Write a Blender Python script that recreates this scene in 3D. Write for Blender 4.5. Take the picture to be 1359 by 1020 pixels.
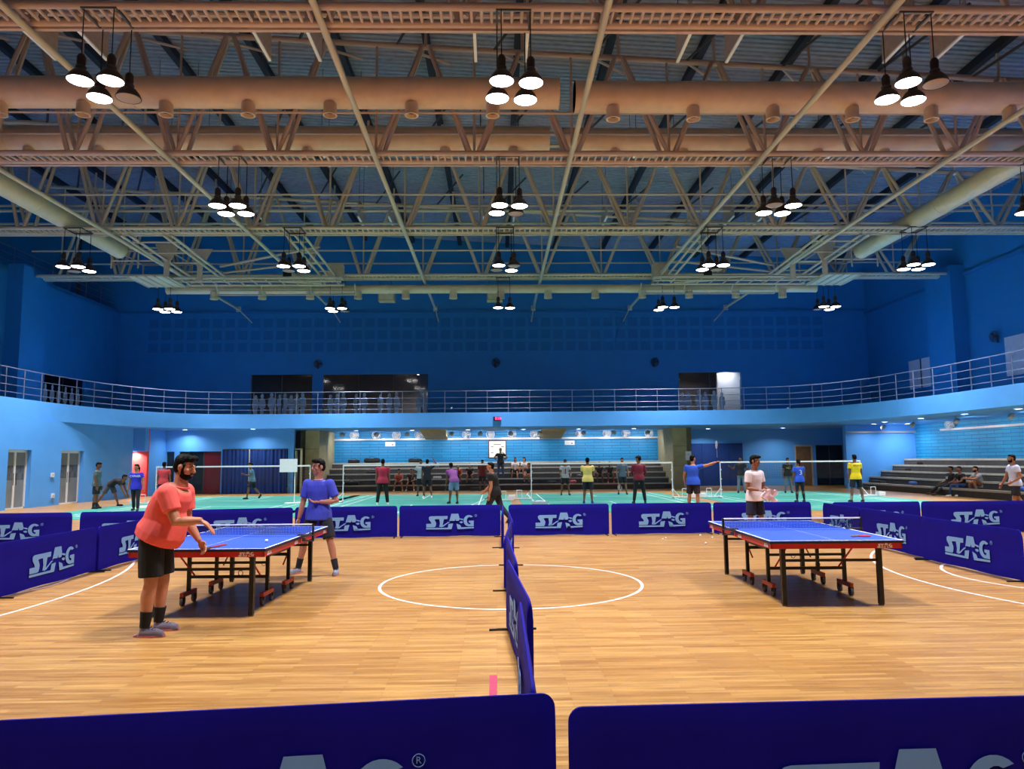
import bpy, bmesh, math, random
import numpy as np
from mathutils import Vector, Matrix
random.seed(7)
for o in list(bpy.data.objects): bpy.data.objects.remove(o)
S = bpy.context.scene
COL = S.collection
PI = math.pi
# ------------------------------------------------------------------ camera
FPX = 980.0; CAMH = 1.71; VPX, VPY, ROLL = 658.0, 610.0, 0.0084
def cam_axes():
    y = Vector(((VPX-679.5)/FPX, -(VPY-510)/FPX, 1)).normalized()
    hd = Vector((math.cos(ROLL), math.sin(ROLL), 0))
    z = -y.cross(hd); z.normalize()
    if z.y < 0: z = -z
    x = y.cross(z)
    if x.x < 0: x = -x
    return x, y, z
ax, ay, az = cam_axes()
camd = bpy.data.cameras.new('camera'); cam = bpy.data.objects.new('camera', camd); COL.objects.link(cam)
camd.sensor_fit = 'HORIZONTAL'; camd.sensor_width = 36; camd.lens = 36*FPX/1359; camd.clip_end = 300; camd.clip_start = .05
R = Matrix(((ax.x, ax.y, -ax.z), (ay.x, ay.y, -ay.z), (az.x, az.y, -az.z)))
cam.matrix_world = Matrix.Translation((0, 0, CAMH)) @ R.to_4x4()
S.camera = cam
# ------------------------------------------------------------------ world, exposure
W = bpy.data.worlds.new('world'); S.world = W; W.use_nodes = True
W.node_tree.nodes['Background'].inputs[0].default_value = (.01, .012, .02, 1)
W.node_tree.nodes['Background'].inputs[1].default_value = .3
S.view_settings.view_transform = 'Standard'; S.view_settings.look = 'None'
S.view_settings.gamma = 1; S.view_settings.use_curve_mapping = False
S.view_settings.exposure = 0.0
LAMP_W = 68.0          # watts of one high-bay lamp
WASH_W = 70.0           # watts of one lamp under the gallery

# ------------------------------------------------------------------ helpers
def lin(r, g, b):
    f = lambda c: (c/255/12.92) if c/255 <= .04045 else ((c/255+.055)/1.055)**2.4
    return (f(r), f(g), f(b), 1)
MATS = {}
def mat(name, rgb, rough=.6, metal=0, var=.08, scale=6, bump=0, emit=0, coat=0, alpha=None, spec=.5):
    if name in MATS: return MATS[name]
    m = bpy.data.materials.new(name); m.use_nodes = True; nt = m.node_tree; b = nt.nodes['Principled BSDF']
    c = lin(*rgb)
    b.inputs['Roughness'].default_value = rough; b.inputs['Metallic'].default_value = metal
    b.inputs['Specular IOR Level'].default_value = spec
    if coat: b.inputs['Coat Weight'].default_value = coat; b.inputs['Coat Roughness'].default_value = .15
    if var > 0:
        tc = nt.nodes.new('ShaderNodeTexCoord'); n = nt.nodes.new('ShaderNodeTexNoise'); n.inputs['Scale'].default_value = scale; n.inputs['Detail'].default_value = 4
        nt.links.new(tc.outputs['Object'], n.inputs['Vector'])
        r = nt.nodes.new('ShaderNodeValToRGB')
        r.color_ramp.elements[0].position = .3; r.color_ramp.elements[1].position = .7
        r.color_ramp.elements[0].color = (c[0]*(1-var), c[1]*(1-var), c[2]*(1-var), 1)
        r.color_ramp.elements[1].color = (min(1, c[0]*(1+var)), min(1, c[1]*(1+var)), min(1, c[2]*(1+var)), 1)
        nt.links.new(n.outputs['Fac'], r.inputs['Fac']); nt.links.new(r.outputs['Color'], b.inputs['Base Color'])
        if bump:
            bp = nt.nodes.new('ShaderNodeBump'); bp.inputs['Strength'].default_value = bump; bp.inputs['Distance'].default_value = .02
            nt.links.new(n.outputs['Fac'], bp.inputs['Height']); nt.links.new(bp.outputs['Normal'], b.inputs['Normal'])
    else: b.inputs['Base Color'].default_value = c
    if emit:
        b.inputs['Emission Color'].default_value = c; b.inputs['Emission Strength'].default_value = emit
    if alpha is not None: b.inputs['Alpha'].default_value = alpha
    MATS[name] = m; return m
def nodes_of(m): return m.node_tree, m.node_tree.nodes['Principled BSDF']

class MB:
    """collects faces; build() links them as ONE mesh object"""
    def __init__(s): s.v = []; s.f = []
    def add(s, v, f):
        o = len(s.v); s.v += [tuple(p) for p in v]; s.f += [tuple(i+o for i in q) for q in f]; return s
    def box(s, x0, x1, y0, y1, z0, z1):
        v = [(x0,y0,z0),(x1,y0,z0),(x1,y1,z0),(x0,y1,z0),(x0,y0,z1),(x1,y0,z1),(x1,y1,z1),(x0,y1,z1)]
        return s.add(v, [(3,2,1,0),(4,5,6,7),(0,1,5,4),(1,2,6,5),(2,3,7,6),(3,0,4,7)])
    def tube(s, pts, r, n=8, cap=True, up=None, close=False):
        pts = [Vector(p) for p in pts]; m = len(pts)
        if not hasattr(r, '__len__'): r = [r]*m
        rings = []; prev = None
        for i, p in enumerate(pts):
            if close: t = (pts[(i+1) % m]-pts[i-1])
            else: t = pts[min(i+1, m-1)]-pts[max(i-1, 0)]
            t.normalize()
            if prev is None:
                a = Vector(up) if up else (Vector((0,0,1)) if abs(t.z) < .9 else Vector((1,0,0)))
            else: a = prev
            a = a-t*a.dot(t); a.normalize(); prev = a; b = t.cross(a)
            rr = r[i]; ra, rb = rr if hasattr(rr, '__len__') else (rr, rr)
            rings.append([p+a*(math.cos(2*PI*k/n)*ra)+b*(math.sin(2*PI*k/n)*rb) for k in range(n)])
        v = [q for g in rings for q in g]; f = []
        for i in range(m if close else m-1):
            j = (i+1) % m
            for k in range(n): f.append((i*n+k, i*n+(k+1) % n, j*n+(k+1) % n, j*n+k))
        if cap and not close: f.append(tuple(range(n-1, -1, -1))); f.append(tuple((m-1)*n+k for k in range(n)))
        return s.add(v, f)
    def ell(s, c, r, rot=None, n=14, m=9):
        c = Vector(c); v = []; f = []
        for i in range(m+1):
            th = PI*i/m
            for k in range(n):
                q = Vector((r[0]*math.sin(th)*math.cos(2*PI*k/n), r[1]*math.sin(th)*math.sin(2*PI*k/n), r[2]*math.cos(th)))
                if rot is not None: q = rot @ q
                v.append(c+q)
        for i in range(m):
            for k in range(n): f.append((i*n+k, (i+1)*n+k, (i+1)*n+(k+1) % n, i*n+(k+1) % n))
        return s.add(v, f)
    def lathe(s, prof, n=20, c=(0,0,0)):
        v = []; f = []
        for r, z in prof:
            for k in range(n): v.append((c[0]+r*math.cos(2*PI*k/n), c[1]+r*math.sin(2*PI*k/n), c[2]+z))
        for i in range(len(prof)-1):
            for k in range(n): f.append((i*n+k, i*n+(k+1) % n, (i+1)*n+(k+1) % n, (i+1)*n+k))
        return s.add(v, f)
    def prism(s, poly, h0, h1, fn=lambda x, y, h: (x, y, h)):
        """extrude polygon (x,y) between h0 and h1"""
        n = len(poly)
        v = [fn(x, y, h0) for x, y in poly]+[fn(x, y, h1) for x, y in poly]
        f = [tuple(range(n-1, -1, -1)), tuple(range(n, 2*n))]+[(i, (i+1) % n, n+(i+1) % n, n+i) for i in range(n)]
        return s.add(v, f)
    def mesh(s, name, m, smooth=False):
        me = bpy.data.meshes.new(name); me.from_pydata(s.v, [], s.f); me.validate()
        bm = bmesh.new(); bm.from_mesh(me)
        bmesh.ops.remove_doubles(bm, verts=bm.verts, dist=1e-5)
        bmesh.ops.recalc_face_normals(bm, faces=bm.faces); bm.to_mesh(me); bm.free()
        if m: me.materials.append(m)
        if smooth: me.polygons.foreach_set('use_smooth', [True]*len(me.polygons)); autosmooth(me)
        return me
    def build(s, name, m, parent=None, loc=None, smooth=False, **kw):
        return obj(name, s.mesh(name, m, smooth), parent, loc, **kw)
def autosmooth(me, ang=40):
    bm = bmesh.new(); bm.from_mesh(me)
    for e in bm.edges:
        if len(e.link_faces) == 2 and e.calc_face_angle(0) > math.radians(ang): e.smooth = False
    bm.to_mesh(me); bm.free()
def obj(name, me, parent=None, loc=None, label=None, cat=None, group=None, kind=None, rotz=None):
    o = bpy.data.objects.new(name, me); COL.objects.link(o)
    if parent: o.parent = parent
    if loc is not None: o.location = loc
    if rotz is not None: o.rotation_euler = (0, 0, rotz)
    return tag(o, label, cat, group, kind)
def tag(o, label=None, cat=None, group=None, kind=None):
    if label: o['label'] = label
    if cat: o['category'] = cat
    if group: o['group'] = group
    if kind: o['kind'] = kind
    return o
def thing(name, label, cat, loc=(0,0,0), rotz=0, group=None, kind=None):
    return obj(name, None, None, loc, label, cat, group, kind, rotz)
_bars = {}
def bar(name, p0, p1, r, m, parent, n=6):
    """round bar as an object of its own on shared mesh data"""
    key = (m.name, n)
    if key not in _bars: _bars[key] = MB().tube([(0,0,0),(0,0,1)], 1, n).mesh('round_bar', m, True)
    o = bpy.data.objects.new(name, _bars[key]); COL.objects.link(o)
    p0 = Vector(p0); p1 = Vector(p1); d = p1-p0
    q = d.to_track_quat('Z', 'Y')
    o.matrix_local = Matrix.Translation(p0) @ q.to_matrix().to_4x4() @ Matrix.Diagonal((r, r, d.length, 1))
    if parent: o.parent = parent
    return o
_bx = {}
def cuboid(name, c, size, m, parent, rot=None):
    """box piece as an object of its own on shared mesh data"""
    if m.name not in _bx: _bx[m.name] = MB().box(-.5,.5,-.5,.5,-.5,.5).mesh('cuboid', m)
    o = bpy.data.objects.new(name, _bx[m.name]); COL.objects.link(o)
    M = Matrix.Translation(Vector(c))
    if rot is not None: M = M @ rot.to_4x4()
    o.matrix_local = M @ Matrix.Diagonal((size[0], size[1], size[2], 1))
    if parent: o.parent = parent
    return o
def copy_tree(o, parent=None):
    c = o.copy(); COL.objects.link(c); c.parent = parent
    for ch in list(o.children): copy_tree(ch, c)
    return c
def struct(o): o['kind'] = 'structure'; return o
def catmull(P, n=8):
    P = [Vector(p) for p in P]; out = []
    for i in range(len(P)-1):
        a = P[max(i-1,0)]; b = P[i]; c = P[i+1]; d = P[min(i+2, len(P)-1)]
        for k in range(n):
            t = k/n
            out.append(.5*((2*b)+(c-a)*t+(2*a-5*b+4*c-d)*t*t+(3*b-3*c+d-a)*t**3))
    return out+[P[-1]]
TMP = bpy.data.scenes.new('workbench')
def baked(o):
    """mesh of an object with its modifiers, worked out in a scratch scene"""
    TMP.collection.objects.link(o)
    with bpy.context.temp_override(scene=TMP, view_layer=TMP.view_layers[0]):
        return bpy.data.meshes.new_from_object(o.evaluated_get(bpy.context.evaluated_depsgraph_get()))
def text_mesh(s, size, m, depth=.001):
    cu = bpy.data.curves.new('lettering', 'FONT'); cu.body = s; cu.size = size; cu.extrude = depth; cu.align_x = 'CENTER'; cu.align_y = 'CENTER'
    o = bpy.data.objects.new('lettering', cu); me = baked(o)
    bpy.data.objects.remove(o); bpy.data.curves.remove(cu)
    me.materials.clear(); me.materials.append(m); return me
def area_light(name, loc, watts, size, parent=None, spread=PI*.8, color=(1,.97,.95), rot=(0,0,0), shape='DISK', size_y=None):
    l = bpy.data.lights.new(name, 'AREA'); l.energy = watts; l.shape = shape; l.size = size; l.spread = spread; l.color = color
    if size_y: l.size_y = size_y
    o = bpy.data.objects.new(name, l); COL.objects.link(o); o.location = loc; o.rotation_euler = rot
    if parent: o.parent = parent
    return o

# ------------------------------------------------------------------ materials
def floor_material():
    m = bpy.data.materials.new('strip_wood_floor'); m.use_nodes = True; nt = m.node_tree; b = nt.nodes['Principled BSDF']
    N = nt.nodes.new; L = nt.links.new
    tc = N('ShaderNodeTexCoord'); br = N('ShaderNodeTexBrick')
    br.inputs['Scale'].default_value = 1; br.inputs['Brick Width'].default_value = .85; br.inputs['Row Height'].default_value = .062
    br.inputs['Mortar Size'].default_value = .0012; br.inputs['Bias'].default_value = 0; br.offset = .37; br.offset_frequency = 2
    br.inputs['Color1'].default_value = lin(204,160,94); br.inputs['Color2'].default_value = lin(172,124,64); br.inputs['Mortar'].default_value = lin(140,90,45)
    L(tc.outputs['Object'], br.inputs['Vector'])
    mp = N('ShaderNodeMapping'); mp.inputs['Scale'].default_value = (1.2, 16, 1); L(tc.outputs['Object'], mp.inputs['Vector'])
    n1 = N('ShaderNodeTexNoise'); n1.inputs['Scale'].default_value = 1.5; n1.inputs['Detail'].default_value = 8; n1.inputs['Roughness'].default_value = .7; L(mp.outputs['Vector'], n1.inputs['Vector'])
    rp = N('ShaderNodeValToRGB'); rp.color_ramp.elements[0].position = .3; rp.color_ramp.elements[1].position = .7
    rp.color_ramp.elements[0].color = (.40,.34,.28,1); rp.color_ramp.elements[1].color = (1.1,1.1,1.08,1); L(n1.outputs['Fac'], rp.inputs['Fac'])
    mx = N('ShaderNodeMix'); mx.data_type = 'RGBA'; mx.blend_type = 'MULTIPLY'; mx.inputs['Factor'].default_value = .8
    L(br.outputs['Color'], mx.inputs['A']); L(rp.outputs['Color'], mx.inputs['B'])
    n2 = N('ShaderNodeTexNoise'); n2.inputs['Scale'].default_value = .35; n2.inputs['Detail'].default_value = 3; L(tc.outputs['Object'], n2.inputs['Vector'])
    rp2 = N('ShaderNodeValToRGB'); rp2.color_ramp.elements[0].position = .35; rp2.color_ramp.elements[1].position = .65
    rp2.color_ramp.elements[0].color = (.86,.8,.74,1); rp2.color_ramp.elements[1].color = (1.02,1,.98,1); L(n2.outputs['Fac'], rp2.inputs['Fac'])
    mx2 = N('ShaderNodeMix'); mx2.data_type = 'RGBA'; mx2.blend_type = 'MULTIPLY'; mx2.inputs['Factor'].default_value = .8
    L(mx.outputs['Result'], mx2.inputs['A']); L(rp2.outputs['Color'], mx2.inputs['B']); L(mx2.outputs['Result'], b.inputs['Base Color'])
    mr = N('ShaderNodeMapRange'); mr.inputs['To Min'].default_value = .22; mr.inputs['To Max'].default_value = .42; L(n1.outputs['Fac'], mr.inputs['Value']); L(mr.outputs['Result'], b.inputs['Roughness'])
    bp = N('ShaderNodeBump'); bp.inputs['Strength'].default_value = .12; bp.inputs['Distance'].default_value = .004; L(n1.outputs['Fac'], bp.inputs['Height']); L(bp.outputs['Normal'], b.inputs['Normal'])
    return m
def brick_material(name, c1, c2, mort, bw=1.1, rh=.17, axis='XZ'):
    m = bpy.data.materials.new(name); m.use_nodes = True; nt = m.node_tree; b = nt.nodes['Principled BSDF']
    N = nt.nodes.new; L = nt.links.new
    tc = N('ShaderNodeTexCoord'); sp = N('ShaderNodeSeparateXYZ'); cb = N('ShaderNodeCombineXYZ'); L(tc.outputs['Object'], sp.inputs[0])
    L(sp.outputs['X' if axis[0] == 'X' else 'Y'], cb.inputs['X']); L(sp.outputs['Z'], cb.inputs['Y'])
    br = N('ShaderNodeTexBrick'); br.inputs['Scale'].default_value = 1; br.inputs['Brick Width'].default_value = bw; br.inputs['Row Height'].default_value = rh
    br.inputs['Mortar Size'].default_value = .014; br.inputs['Color1'].default_value = lin(*c1); br.inputs['Color2'].default_value = lin(*c2); br.inputs['Mortar'].default_value = lin(*mort)
    L(cb.outputs[0], br.inputs['Vector']); L(br.outputs['Color'], b.inputs['Base Color'])
    bp = N('ShaderNodeBump'); bp.inputs['Strength'].default_value = .8; bp.inputs['Distance'].default_value = .02; bp.invert = True
    L(br.outputs['Fac'], bp.inputs['Height']); L(bp.outputs['Normal'], b.inputs['Normal']); b.inputs['Roughness'].default_value = .55
    return m
def net_material(name, rgb, cell, thick, ax='XZ'):
    m = bpy.data.materials.new(name); m.use_nodes = True; nt = m.node_tree; b = nt.nodes['Principled BSDF']
    N = nt.nodes.new; L = nt.links.new
    b.inputs['Base Color'].default_value = lin(*rgb); b.inputs['Roughness'].default_value = .9
    tc = N('ShaderNodeTexCoord'); sp = N('ShaderNodeSeparateXYZ'); L(tc.outputs['Object'], sp.inputs[0])
    outs = []
    for a in ax:
        d = N('ShaderNodeMath'); d.operation = 'DIVIDE'; d.inputs[1].default_value = cell; L(sp.outputs[a], d.inputs[0])
        f = N('ShaderNodeMath'); f.operation = 'FRACT'; L(d.outputs[0], f.inputs[0])
        l = N('ShaderNodeMath'); l.operation = 'LESS_THAN'; l.inputs[1].default_value = thick; L(f.outputs[0], l.inputs[0]); outs.append(l)
    mx = N('ShaderNodeMath'); mx.operation = 'MAXIMUM'; L(outs[0].outputs[0], mx.inputs[0]); L(outs[1].outputs[0], mx.inputs[1])
    L(mx.outputs[0], b.inputs['Alpha']); return m
M_FLOOR = floor_material()
M_WALL = mat('blue_painted_wall', (88,168,254), .62, var=.05, scale=1.2, bump=.05)
M_WALLU = mat('deep_blue_upper_paint', (28,126,186), .65, var=.05, scale=1.2, bump=.05)
M_WALLD = mat('deep_blue_panel', (24,112,170), .75, var=.05, scale=3)
M_BRICK = brick_material('cyan_painted_brick', (24,142,204), (18,130,194), (14,92,150))
M_BRICKR = brick_material('cyan_painted_brick_side', (40,150,205), (30,138,196), (22,96,150), axis='YZ')
M_FASCIA = mat('gallery_blue_paint', (90,168,252), .55, var=.04, scale=2)
M_TAN = mat('tan_painted_steel', (196,170,160), .5, var=.1, scale=5)
M_TAN2 = mat('cream_painted_steel', (196,186,164), .5, var=.1, scale=5)
M_DUCT = mat('tan_duct_sheet', (222,190,164), .5, var=.06, scale=3)
M_DUCT2 = mat('cream_duct_sheet', (212,202,170), .5, var=.06, scale=3)
M_ROOF = mat('grey_green_roof_deck', (140,150,172), .7, var=.12, scale=4)
M_PURL = mat('dark_purlin_steel', (34,38,58), .7, var=.1)
M_BLACK = mat('black_metal', (14,13,15), .45, var=.1)
M_DGREY = mat('dark_grey_metal', (60,58,62), .5, var=.1)
M_WHITE = mat('white_paint', (232,232,236), .5, var=.03)
M_GREYW = mat('light_grey_metal', (190,192,198), .4, .3, var=.05)
M_RAIL = mat('brushed_steel_rail', (132,140,164), .4, .6, var=.04)
M_LENS = mat('lit_lamp_lens', (255,250,250), .4, var=0, emit=14)
M_LENSOFF = mat('unlit_lamp_lens', (165,145,140), .4, var=0)
M_REFL = mat('lamp_housing_dark', (52,42,44), .45, .2, var=.05)
M_CONC = mat('board_marked_concrete', (176,164,128), .8, var=.12, scale=2.5, bump=.2)
M_CONCD = mat('dark_concrete', (120,110,88), .8, var=.12, scale=2.5)
M_GREEN = mat('green_court_vinyl', (60,150,132), .42, var=.05, scale=.7)
M_LINE = mat('white_line_paint', (236,204,200), .45, var=.04, scale=3)
M_LINEG = mat('white_court_tape', (225,240,236), .5, var=.03)
M_TREAD = mat('bleacher_tread_dark', (78,74,74), .7, var=.15, scale=3)
M_RISER = mat('bleacher_riser_dark', (70,68,72), .75, var=.15, scale=3)
M_NOSE = mat('bleacher_nosing_pale', (186,182,174), .6, var=.12, scale=8)
M_FAB = mat('royal_blue_fabric', (20,12,140), .8, var=.10, scale=2.2, bump=.35, spec=.15)
M_LOGO = mat('pale_blue_print', (122,168,226), .7, var=.03)
M_TTOP = mat('blue_table_top', (44,84,214), .45, var=.04, scale=10)
M_TRED = mat('red_table_apron', (206,26,30), .35, var=.05)
M_TORG = mat('orange_red_carriage', (196,58,30), .45, var=.08)
M_TAPEW = mat('white_tape', (240,240,242), .6, var=.02)
M_TNET = net_material('dark_table_net', (20,24,60), .02, .3)
M_BNET = net_material('brown_badminton_net', (52,40,42), .06, .10)
M_RUB = mat('grey_rubber_wheel', (92,90,92), .7, var=.1)
M_GLASSD = mat('dark_glass', (26,36,40), .12, var=.2, scale=.8, spec=.6)
M_FROST = mat('frosted_door_glass', (128,136,140), .35, var=.12, scale=2)
M_FROSTB = mat('clear_door_band', (96,100,104), .2, var=.45, scale=4)
M_RED = mat('red_painted_wall', (226,60,52), .6, var=.06)
M_CURT = mat('blue_curtain', (16,60,140), .8, var=.1, scale=3)
M_WOOD = mat('brown_door_veneer', (128,98,72), .55, var=.15, scale=4)
M_GREYB = mat('grey_board', (206,202,212), .6, var=.06)
M_FIG = mat('frosted_film', (188,192,196), .6, var=.06, emit=0)
# ------------------------------------------------------------------ structure
WL, WR, YB, YF = -23.4, 23.7, 46.0, -14.0         # upper walls, far wall, rear wall
GZ0, GZ1 = 3.45, 4.2                              # gallery slab
def roof_z(x): return 15.5-.055*x
struct(MB().box(-27, 27, YF-.3, 50, -.2, 0).build('floor', M_FLOOR, label='glossy strip-wood sports hall floor'))
FLOOR = bpy.data.objects['floor']
# roof deck with real corrugation across Y
def roof():
    v = []; f = []; prof = []; y = YF
    while y < YB+.2: prof += [(y, 0), (y+.10, 0), (y+.13, .05), (y+.22, .05)]; y += .25
    for y, d in prof:
        for x in (-26.2, 27): v.append((x, y, roof_z(x)+d))
    for i in range(len(prof)-1): f.append((2*i, 2*i+1, 2*i+3, 2*i+2))
    n = len(v)
    mb = MB().add(v, f)
    return struct(mb.build('ceiling', M_ROOF, label='grey corrugated metal roof deck on dark purlins'))
CEIL = roof()
x = .8-3*8
while x < 23.5:
    cuboid('purlin', (x, 16, roof_z(x)-.16), (.22, 60, .28), M_PURL, CEIL); x += 3
def wall_mesh(axis, c0, c1, u0, u1, z0, z1, holes=()):
    """box wall between planes c0,c1 on the axis, with rectangular holes (u0,u1,z0,z1)"""
    us = sorted({u0, u1, *[h[0] for h in holes], *[h[1] for h in holes]}); zs = sorted({z0, z1, *[h[2] for h in holes], *[h[3] for h in holes]})
    mb = MB()
    for a, b in zip(us, us[1:]):
        for c, d in zip(zs, zs[1:]):
            um, zm = (a+b)/2, (c+d)/2
            if any(h[0] < um < h[1] and h[2] < zm < h[3] for h in holes): continue
            if axis == 'Y': mb.box(a, b, c0, c1, c, d)
            else: mb.box(c0, c1, a, b, c, d)
    return mb
# far wall: brick band under the gallery, plain blue above with three window openings
WIN = [(-15.2, -11.4, GZ1, 7.1), (-10.75, -4.2, GZ1, 7.1), (11.55, 15.5, GZ1, 7.1)]
struct(wall_mesh('Y', YB, YB+.3, -26, 27, GZ0, 17, WIN).build('wall_back', M_WALLU, label='tall dark blue far wall above the gallery'))
WB = bpy.data.objects['wall_back']
struct(MB().box(-10.6, 10.6, 45.5, 46, 0, 3.5).build('wall_brick_back', M_BRICK, label='cyan painted brick wall behind the far bleachers'))
# square acoustic panels, three rows
for r in range(3):
    for i in range(54):
        cuboid('acoustic_panel', (-21.3+i*.79, YB-.012, 10.35-r*.77), (.58, .024, .56), M_WALLD, WB)
struct(MB().box(-26, 27, YB-.1, YB, 10.98, 11.14).build('trim_1', M_WALLD))
struct(MB().box(-26, 27, YF-.3, YF, 0, 17).build('wall_rear', M_WALL))
# left side: upper wall, ledge with catwalk, recessed wall above
struct(wall_mesh('X', WL-.3, WL, YF, YB, GZ1, 11, [(30.2, 33.4, GZ1, 6.4), (38.6, 42.4, GZ1, 6.4)]).build('wall_left', M_WALLU, label='blue upper side wall above the glass doors'))
struct(MB().box(-26.2, WL, YF, YB, 10.95, 11.15).build('trim_2', M_WALLD))
struct(MB().box(-26.5, -26.2, YF, YB, 11, 17.2).build('wall_left_upper', M_WALLU))
struct(MB().box(WL-1.6, WL-1.5, 29, 44, GZ1, 7).build('wall_left_recess', mat('dim_maroon_wall', (60,26,34), .7)))
struct(MB().box(WR, WR+.3, YF, YB, GZ1, 16).build('wall_right', M_WALLU, label='blue upper side wall above the side bleachers'))
struct(MB().box(WR-.12, WR, YF, YB, 10.75, 10.92).build('trim_3', M_WALLD))
struct(MB().box(22.95, WR, YF, 40, 0, GZ0).build('wall_right_brick', M_BRICKR, label='cyan painted brick wall behind the side bleachers'))
for i, (x0, x1, y0, y1) in enumerate(((WL, WL+.75, 35.3, 37.2), (WR-.75, WR, 36.0, 38.2))):
    struct(MB().box(x0, x1, y0, y1, GZ1, 11.3).build('wall_pilaster', M_WALLU, label='blue pilaster on the %s' % ('wall above the glass doors' if i == 0 else 'wall above the side bleachers')))
# gallery slab along the curved edge
edge = [(-18.2, -14), (-18.2, 10), (-18.2, 26), (-18.2, 31.3), (-17.5, 35.2), (-15.9, 38.0), (-13.4, 38.95), (-9, 39.0), (0, 38.75), (9.5, 38.4), (13.3, 37.95), (15.9, 36.7), (17.3, 34.0), (17.75, 31.4), (18.1, 28.5), (18.15, 20), (18.15, -14)]
EDGE = [(p.x, p.y) for p in catmull([(x, y, 0) for x, y in edge], 6)]
def slab():
    mb = MB(); n = len(EDGE)
    outer = []
    for x, y in EDGE:
        if y < 31.2 and x < 0: outer.append((-26, y))
        elif y < 31.2: outer.append((26, y))
        else:
            t = (y-31.2)/8
            outer.append(((-26 if x < 0 else 26) if y < 36 else max(-26, min(26, x*1.6)), 46 if y > 36 else y+t*3))
    v = [(x, y, GZ0) for x, y in EDGE]+[(x, y, GZ1) for x, y in EDGE]+[(x, y, GZ0) for x, y in outer]+[(x, y, GZ1) for x, y in outer]
    f = []
    for i in range(n-1):
        f += [(i, i+1, n+i+1, n+i), (n+i, n+i+1, 3*n+i+1, 3*n+i), (i, 2*n+i, 2*n+i+1, i+1), (2*n+i, 3*n+i, 3*n+i+1, 2*n+i+1)]
    return mb.add(v, f).build('gallery_slab', M_FASCIA, smooth=True, label='sky blue curved gallery slab running round the hall', kind='structure')
slab()
# lower left wall with two glass door openings
DOORS = [(28.1, 29.5), (31.5, 33.2)]
struct(wall_mesh('X', -18.6, -18.2, YF, 37.6, 0, GZ0, [(a, b, 0, 2.25) for a, b in DOORS]).build('wall_left_lower', M_WALL, label='light blue side wall with two glass double doors'))
for i, (a, b) in enumerate(DOORS):
    t = thing('door_%d' % (i+1), 'glazed double door with white frame, %s' % ('with the dark pictures on its panes' if i == 0 else 'beside the red wall'), None, (-18.42, (a+b)/2, 0)); t['kind'] = 'structure'
    w = b-a
    fr = MB().box(-.05,.05,-w/2,-w/2+.06,0,2.25).box(-.05,.05,w/2-.06,w/2,0,2.25).box(-.05,.05,-w/2,w/2,2.15,2.25).box(-.05,.05,-w/2,w/2,0,.05)
    fr.build('frame', M_WHITE, t)
    for s in (-1, 1):
        p = MB().box(-.012,.012,min(s*.03,s*(w/2-.06)),max(s*.03,s*(w/2-.06)),.05,2.15).build('pane', M_FROST, t)
        MB().box(.013,.016,min(s*.06,s*(w/2-.1)),max(s*.06,s*(w/2-.1)),1.1,1.65).build('clear_band', M_FROSTB, p)
        bar('handle', (.07, s*.09, .9), (.07, s*.09, 1.35), .015, M_DGREY, p)
    MB().box(-.03,.045,-.05,.05,.05,2.15).build('meeting_stile', M_WHITE, t)
# recess at the left under the gallery
struct(MB().box(-26, -17.8, 38.3, 38.5, 0, GZ0).build('wall_recess_red', M_RED, label='red painted wall at the end of the door wall'))
struct(MB().box(-18.6, -17.75, 37.9, 38.29, 2.3, GZ0).box(-21, -18.6, 37.6, 38.29, 2.3, GZ0).build('wall_recess_header', M_WALL))
LH = [(-17.7, -17.25, 0, 2.35), (-17.05, -14.95, 0, 2.35)]
struct(wall_mesh('Y', 40.6, 40.9, -17.9, -11.0, 0, GZ0, [(-17.85, -17.42, 0, 2.3), (-17.15, -14.9, 0, 2.3), (-14.8, -11.3, 0, 2.42)]).build('wall_recess_left', M_WALL, label='blue wall under the gallery with dark glazing and curtain'))
t = thing('window_1', 'dark glazed partition beside the red wall', None, (-16, 40.75, 0)); t['kind'] = 'structure'
for a, b, m in ((-1.85, -1.42, M_GLASSD), (-1.15, .1, M_GLASSD), (.16, 1.1, mat('dim_red_glass', (110,24,34), .25, var=.1))):
    MB().box(a, b, -.02, .02, .02, 2.3).build('pane', m, t)
for xx in (-1.15, .13, 1.1): MB().box(xx-.03, xx+.03, -.04, .04, 0, 2.3).build('mullion', M_DGREY, t)
struct(MB().box(-18.2, -17.9, 38.5, 40.9, 0, GZ0).build('wall_recess_side', M_WALL))
def curtain(name, label, x0, x1, y, z1):
    n = 90; v = []; f = []
    for i in range(n+1):
        x = x0+(x1-x0)*i/n; d = .045*math.sin(i*1.15)+.02*math.sin(i*.53)
        v += [(x, y+d, .03), (x, y+d*.8, z1), (x, y+d+.012, .03), (x, y+d*.8+.012, z1)]
    for i in range(n):
        a = 4*i; f += [(a, a+4, a+5, a+1), (a+2, a+3, a+7, a+6), (a+1, a+5, a+7, a+3), (a, a+2, a+6, a+4)]
    f += [(0, 1, 3, 2), (4*n, 4*n+2, 4*n+3, 4*n+1)]
    t = thing(name, label, 'curtain', ((x0+x1)/2, y, 0))
    MB().add([(a-(x0+x1)/2, b-y, c) for a, b, c in v], f).build('cloth', M_CURT, t, smooth=True)
    bar('curtain_rail', (-(x1-x0)/2, 0, z1+.02), ((x1-x0)/2, 0, z1+.02), .025, M_DGREY, t)
    return t
curtain('stage_curtain', 'deep blue pleated curtain beside the white door frame and dark glazing', -14.8, -11.32, 40.5, 2.36)
bar('trim_4', (-13.3, 40.35, 0), (-13.3, 40.35, 2.4), .035, M_GREYW, None)['kind'] = 'structure'
t = thing('door_3', 'narrow open doorway with pale frame beside the concrete wing wall', None, (-11.0, 41.0, 0)); t['kind'] = 'structure'
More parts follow.
